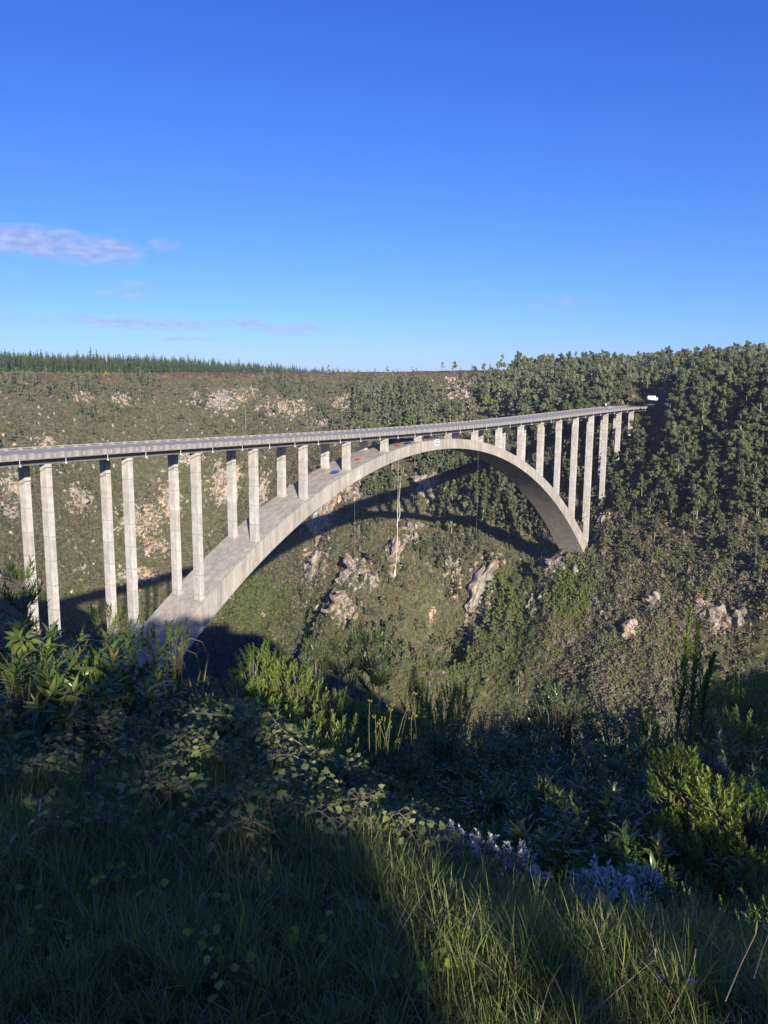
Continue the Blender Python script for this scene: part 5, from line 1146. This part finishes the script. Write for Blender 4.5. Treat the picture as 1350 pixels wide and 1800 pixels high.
# ---- trees behind the viewpoint whose shade lies over the bank, crowns shaped for the sunlit spots
LIT = [(1000,1415,4.35,.03),(900,1415,4.5,.03),(1080,1440,4.1,.01),(950,1240,8.6,.08),(1070,1245,8.6,.08),(830,1290,7.2,.05),(1090,1325,7.2,.06),(715,1300,7.6,.05),(1310,1240,9.5,.10),(1180,1310,8,.05),(960,1310,7,.05),(350,1275,4.6,.05),(200,1285,4.55,.04),(280,1330,4.2,.02),(90,1310,4.4,.02),(430,1370,3.9,.01),(560,1250,6.6,.05),(40,1190,5.,.04),(380,1240,5.2,.03),(100,1128,6.5,.07),(205,1150,6.0,.05),(60,1150,5.8,.05),(150,1185,5.5,.03),(20,1120,5.6,.04),(930,1225,9.4,.10),(1010,1215,9.1,.08),(790,1200,12.5,.15),(745,1592,2.68,.05),(860,1572,2.85,.0),(1310,1775,1.9,.0),
 (1205,1372,4.3,.22),(1258,1395,4.2,.16),(1290,1430,4.1,.12),(490,1170,8.6,.14),(520,1190,8.6,.16),(545,1175,8.5,.12),(500,1215,8.5,.10),(570,1215,8.4,.12),(455,1160,8.8,.14),(440,1195,8.8,.08),(430,1225,7.8,.06),(480,1240,7.6,.06),(600,1195,8.5,.1),(645,1115,10.4,.40),(590,1120,10.8,.35),(550,1135,10.7,.2),
 (292,1140,7.0,.20),(245,1120,6.6,.07),(108,1150,5.7,.03),(140,1140,6.2,.04),(60,1130,6.5,.03),(1204,1100,8.0,.16),(1240,1135,8.1,.08),(1226,1118,8.1,.08),(545,1345,4.5,.0),(215,1272,4.5,.05),(685,1228,5.5,.05),
 (45,1000,8.6,.12),(200,1085,8.,.12),(1310,1190,12,.2),(875,1265,8,.06),(1063,1565,3.05,.03),(120,1165,5.4,.02),(1012,1392,4.5,.0)]
LP = [(at(u, v, d), r) for u, v, d, r in LIT]; SD = -LD; A1 = np.array([-SD[1], SD[0], 0]); A1 /= np.linalg.norm(A1); A2 = np.cross(SD, A1)
A2 = A2 if A2[2] > 0 else -A2
TB = [(11.5+(k%3)*.7, -14+2.7*k, 8.0+.4*((k*5)%3), 2.6) for k in range(13)]+[(15.5+(k%2)*.9, -18+3.3*k, 9.2+.4*((k*7)%3), 3.0) for k in range(13)]
for k, (back, lat, h, rx) in enumerate(TB):
    c = CAM[:2]+SD[:2]/np.linalg.norm(SD[:2])*back+A1[:2]*lat; g = ground(c[0], c[1]); r = np.random.default_rng(200+k); C = []; Nn = []
    for q in range(34):
        a = r.uniform(0, 6.28); z = 1.6+(h-2.2)*(q+.5)/34; rr = rx*.72*math.sqrt(r.uniform(0, 1)); n = (26 if lat < -2 else 44); dd = r.normal(size=(n, 3)); dd /= np.linalg.norm(dd, axis=1)[:, None]  # fewer leaves on the left crowns, to let more sun flecks through
        C.append(np.array([math.cos(a)*rr, math.sin(a)*rr, z])+dd*r.uniform(.3, 1.15, n)[:, None]); Nn.append(dd+r.normal(size=(n, 3)))
    C = np.concatenate(C); Nn = np.concatenate(Nn); Wd = C+np.array([c[0], c[1], g]); ok = np.ones(len(C), bool)
    for P0, rad in LP:
        q = Wd-P0; a = q@A1; b_ = q@A2; ok &= (a*a+b_*b_*.8) > (rad+.08)**2  # leaves carved out along sun rays so the listed spots are lit
    C, Nn = C[ok], Nn[ok]; V, F = quads(C, Nn, r.uniform(.13, .24, len(C)), .7, 300+k)
    e = empty('broadleaf_tree', (c[0], c[1], g)); tag(e, 'leafy tree standing behind the viewpoint and shading the grassy bank', 'tree', 'trees behind the viewpoint')
    tb = trunkV(h*.85, .16, .06, .3, 70+k, 6); tb.obj('trunk', M['bark'], e); link('crown', mk('crown', V, F), e, M['gum'])
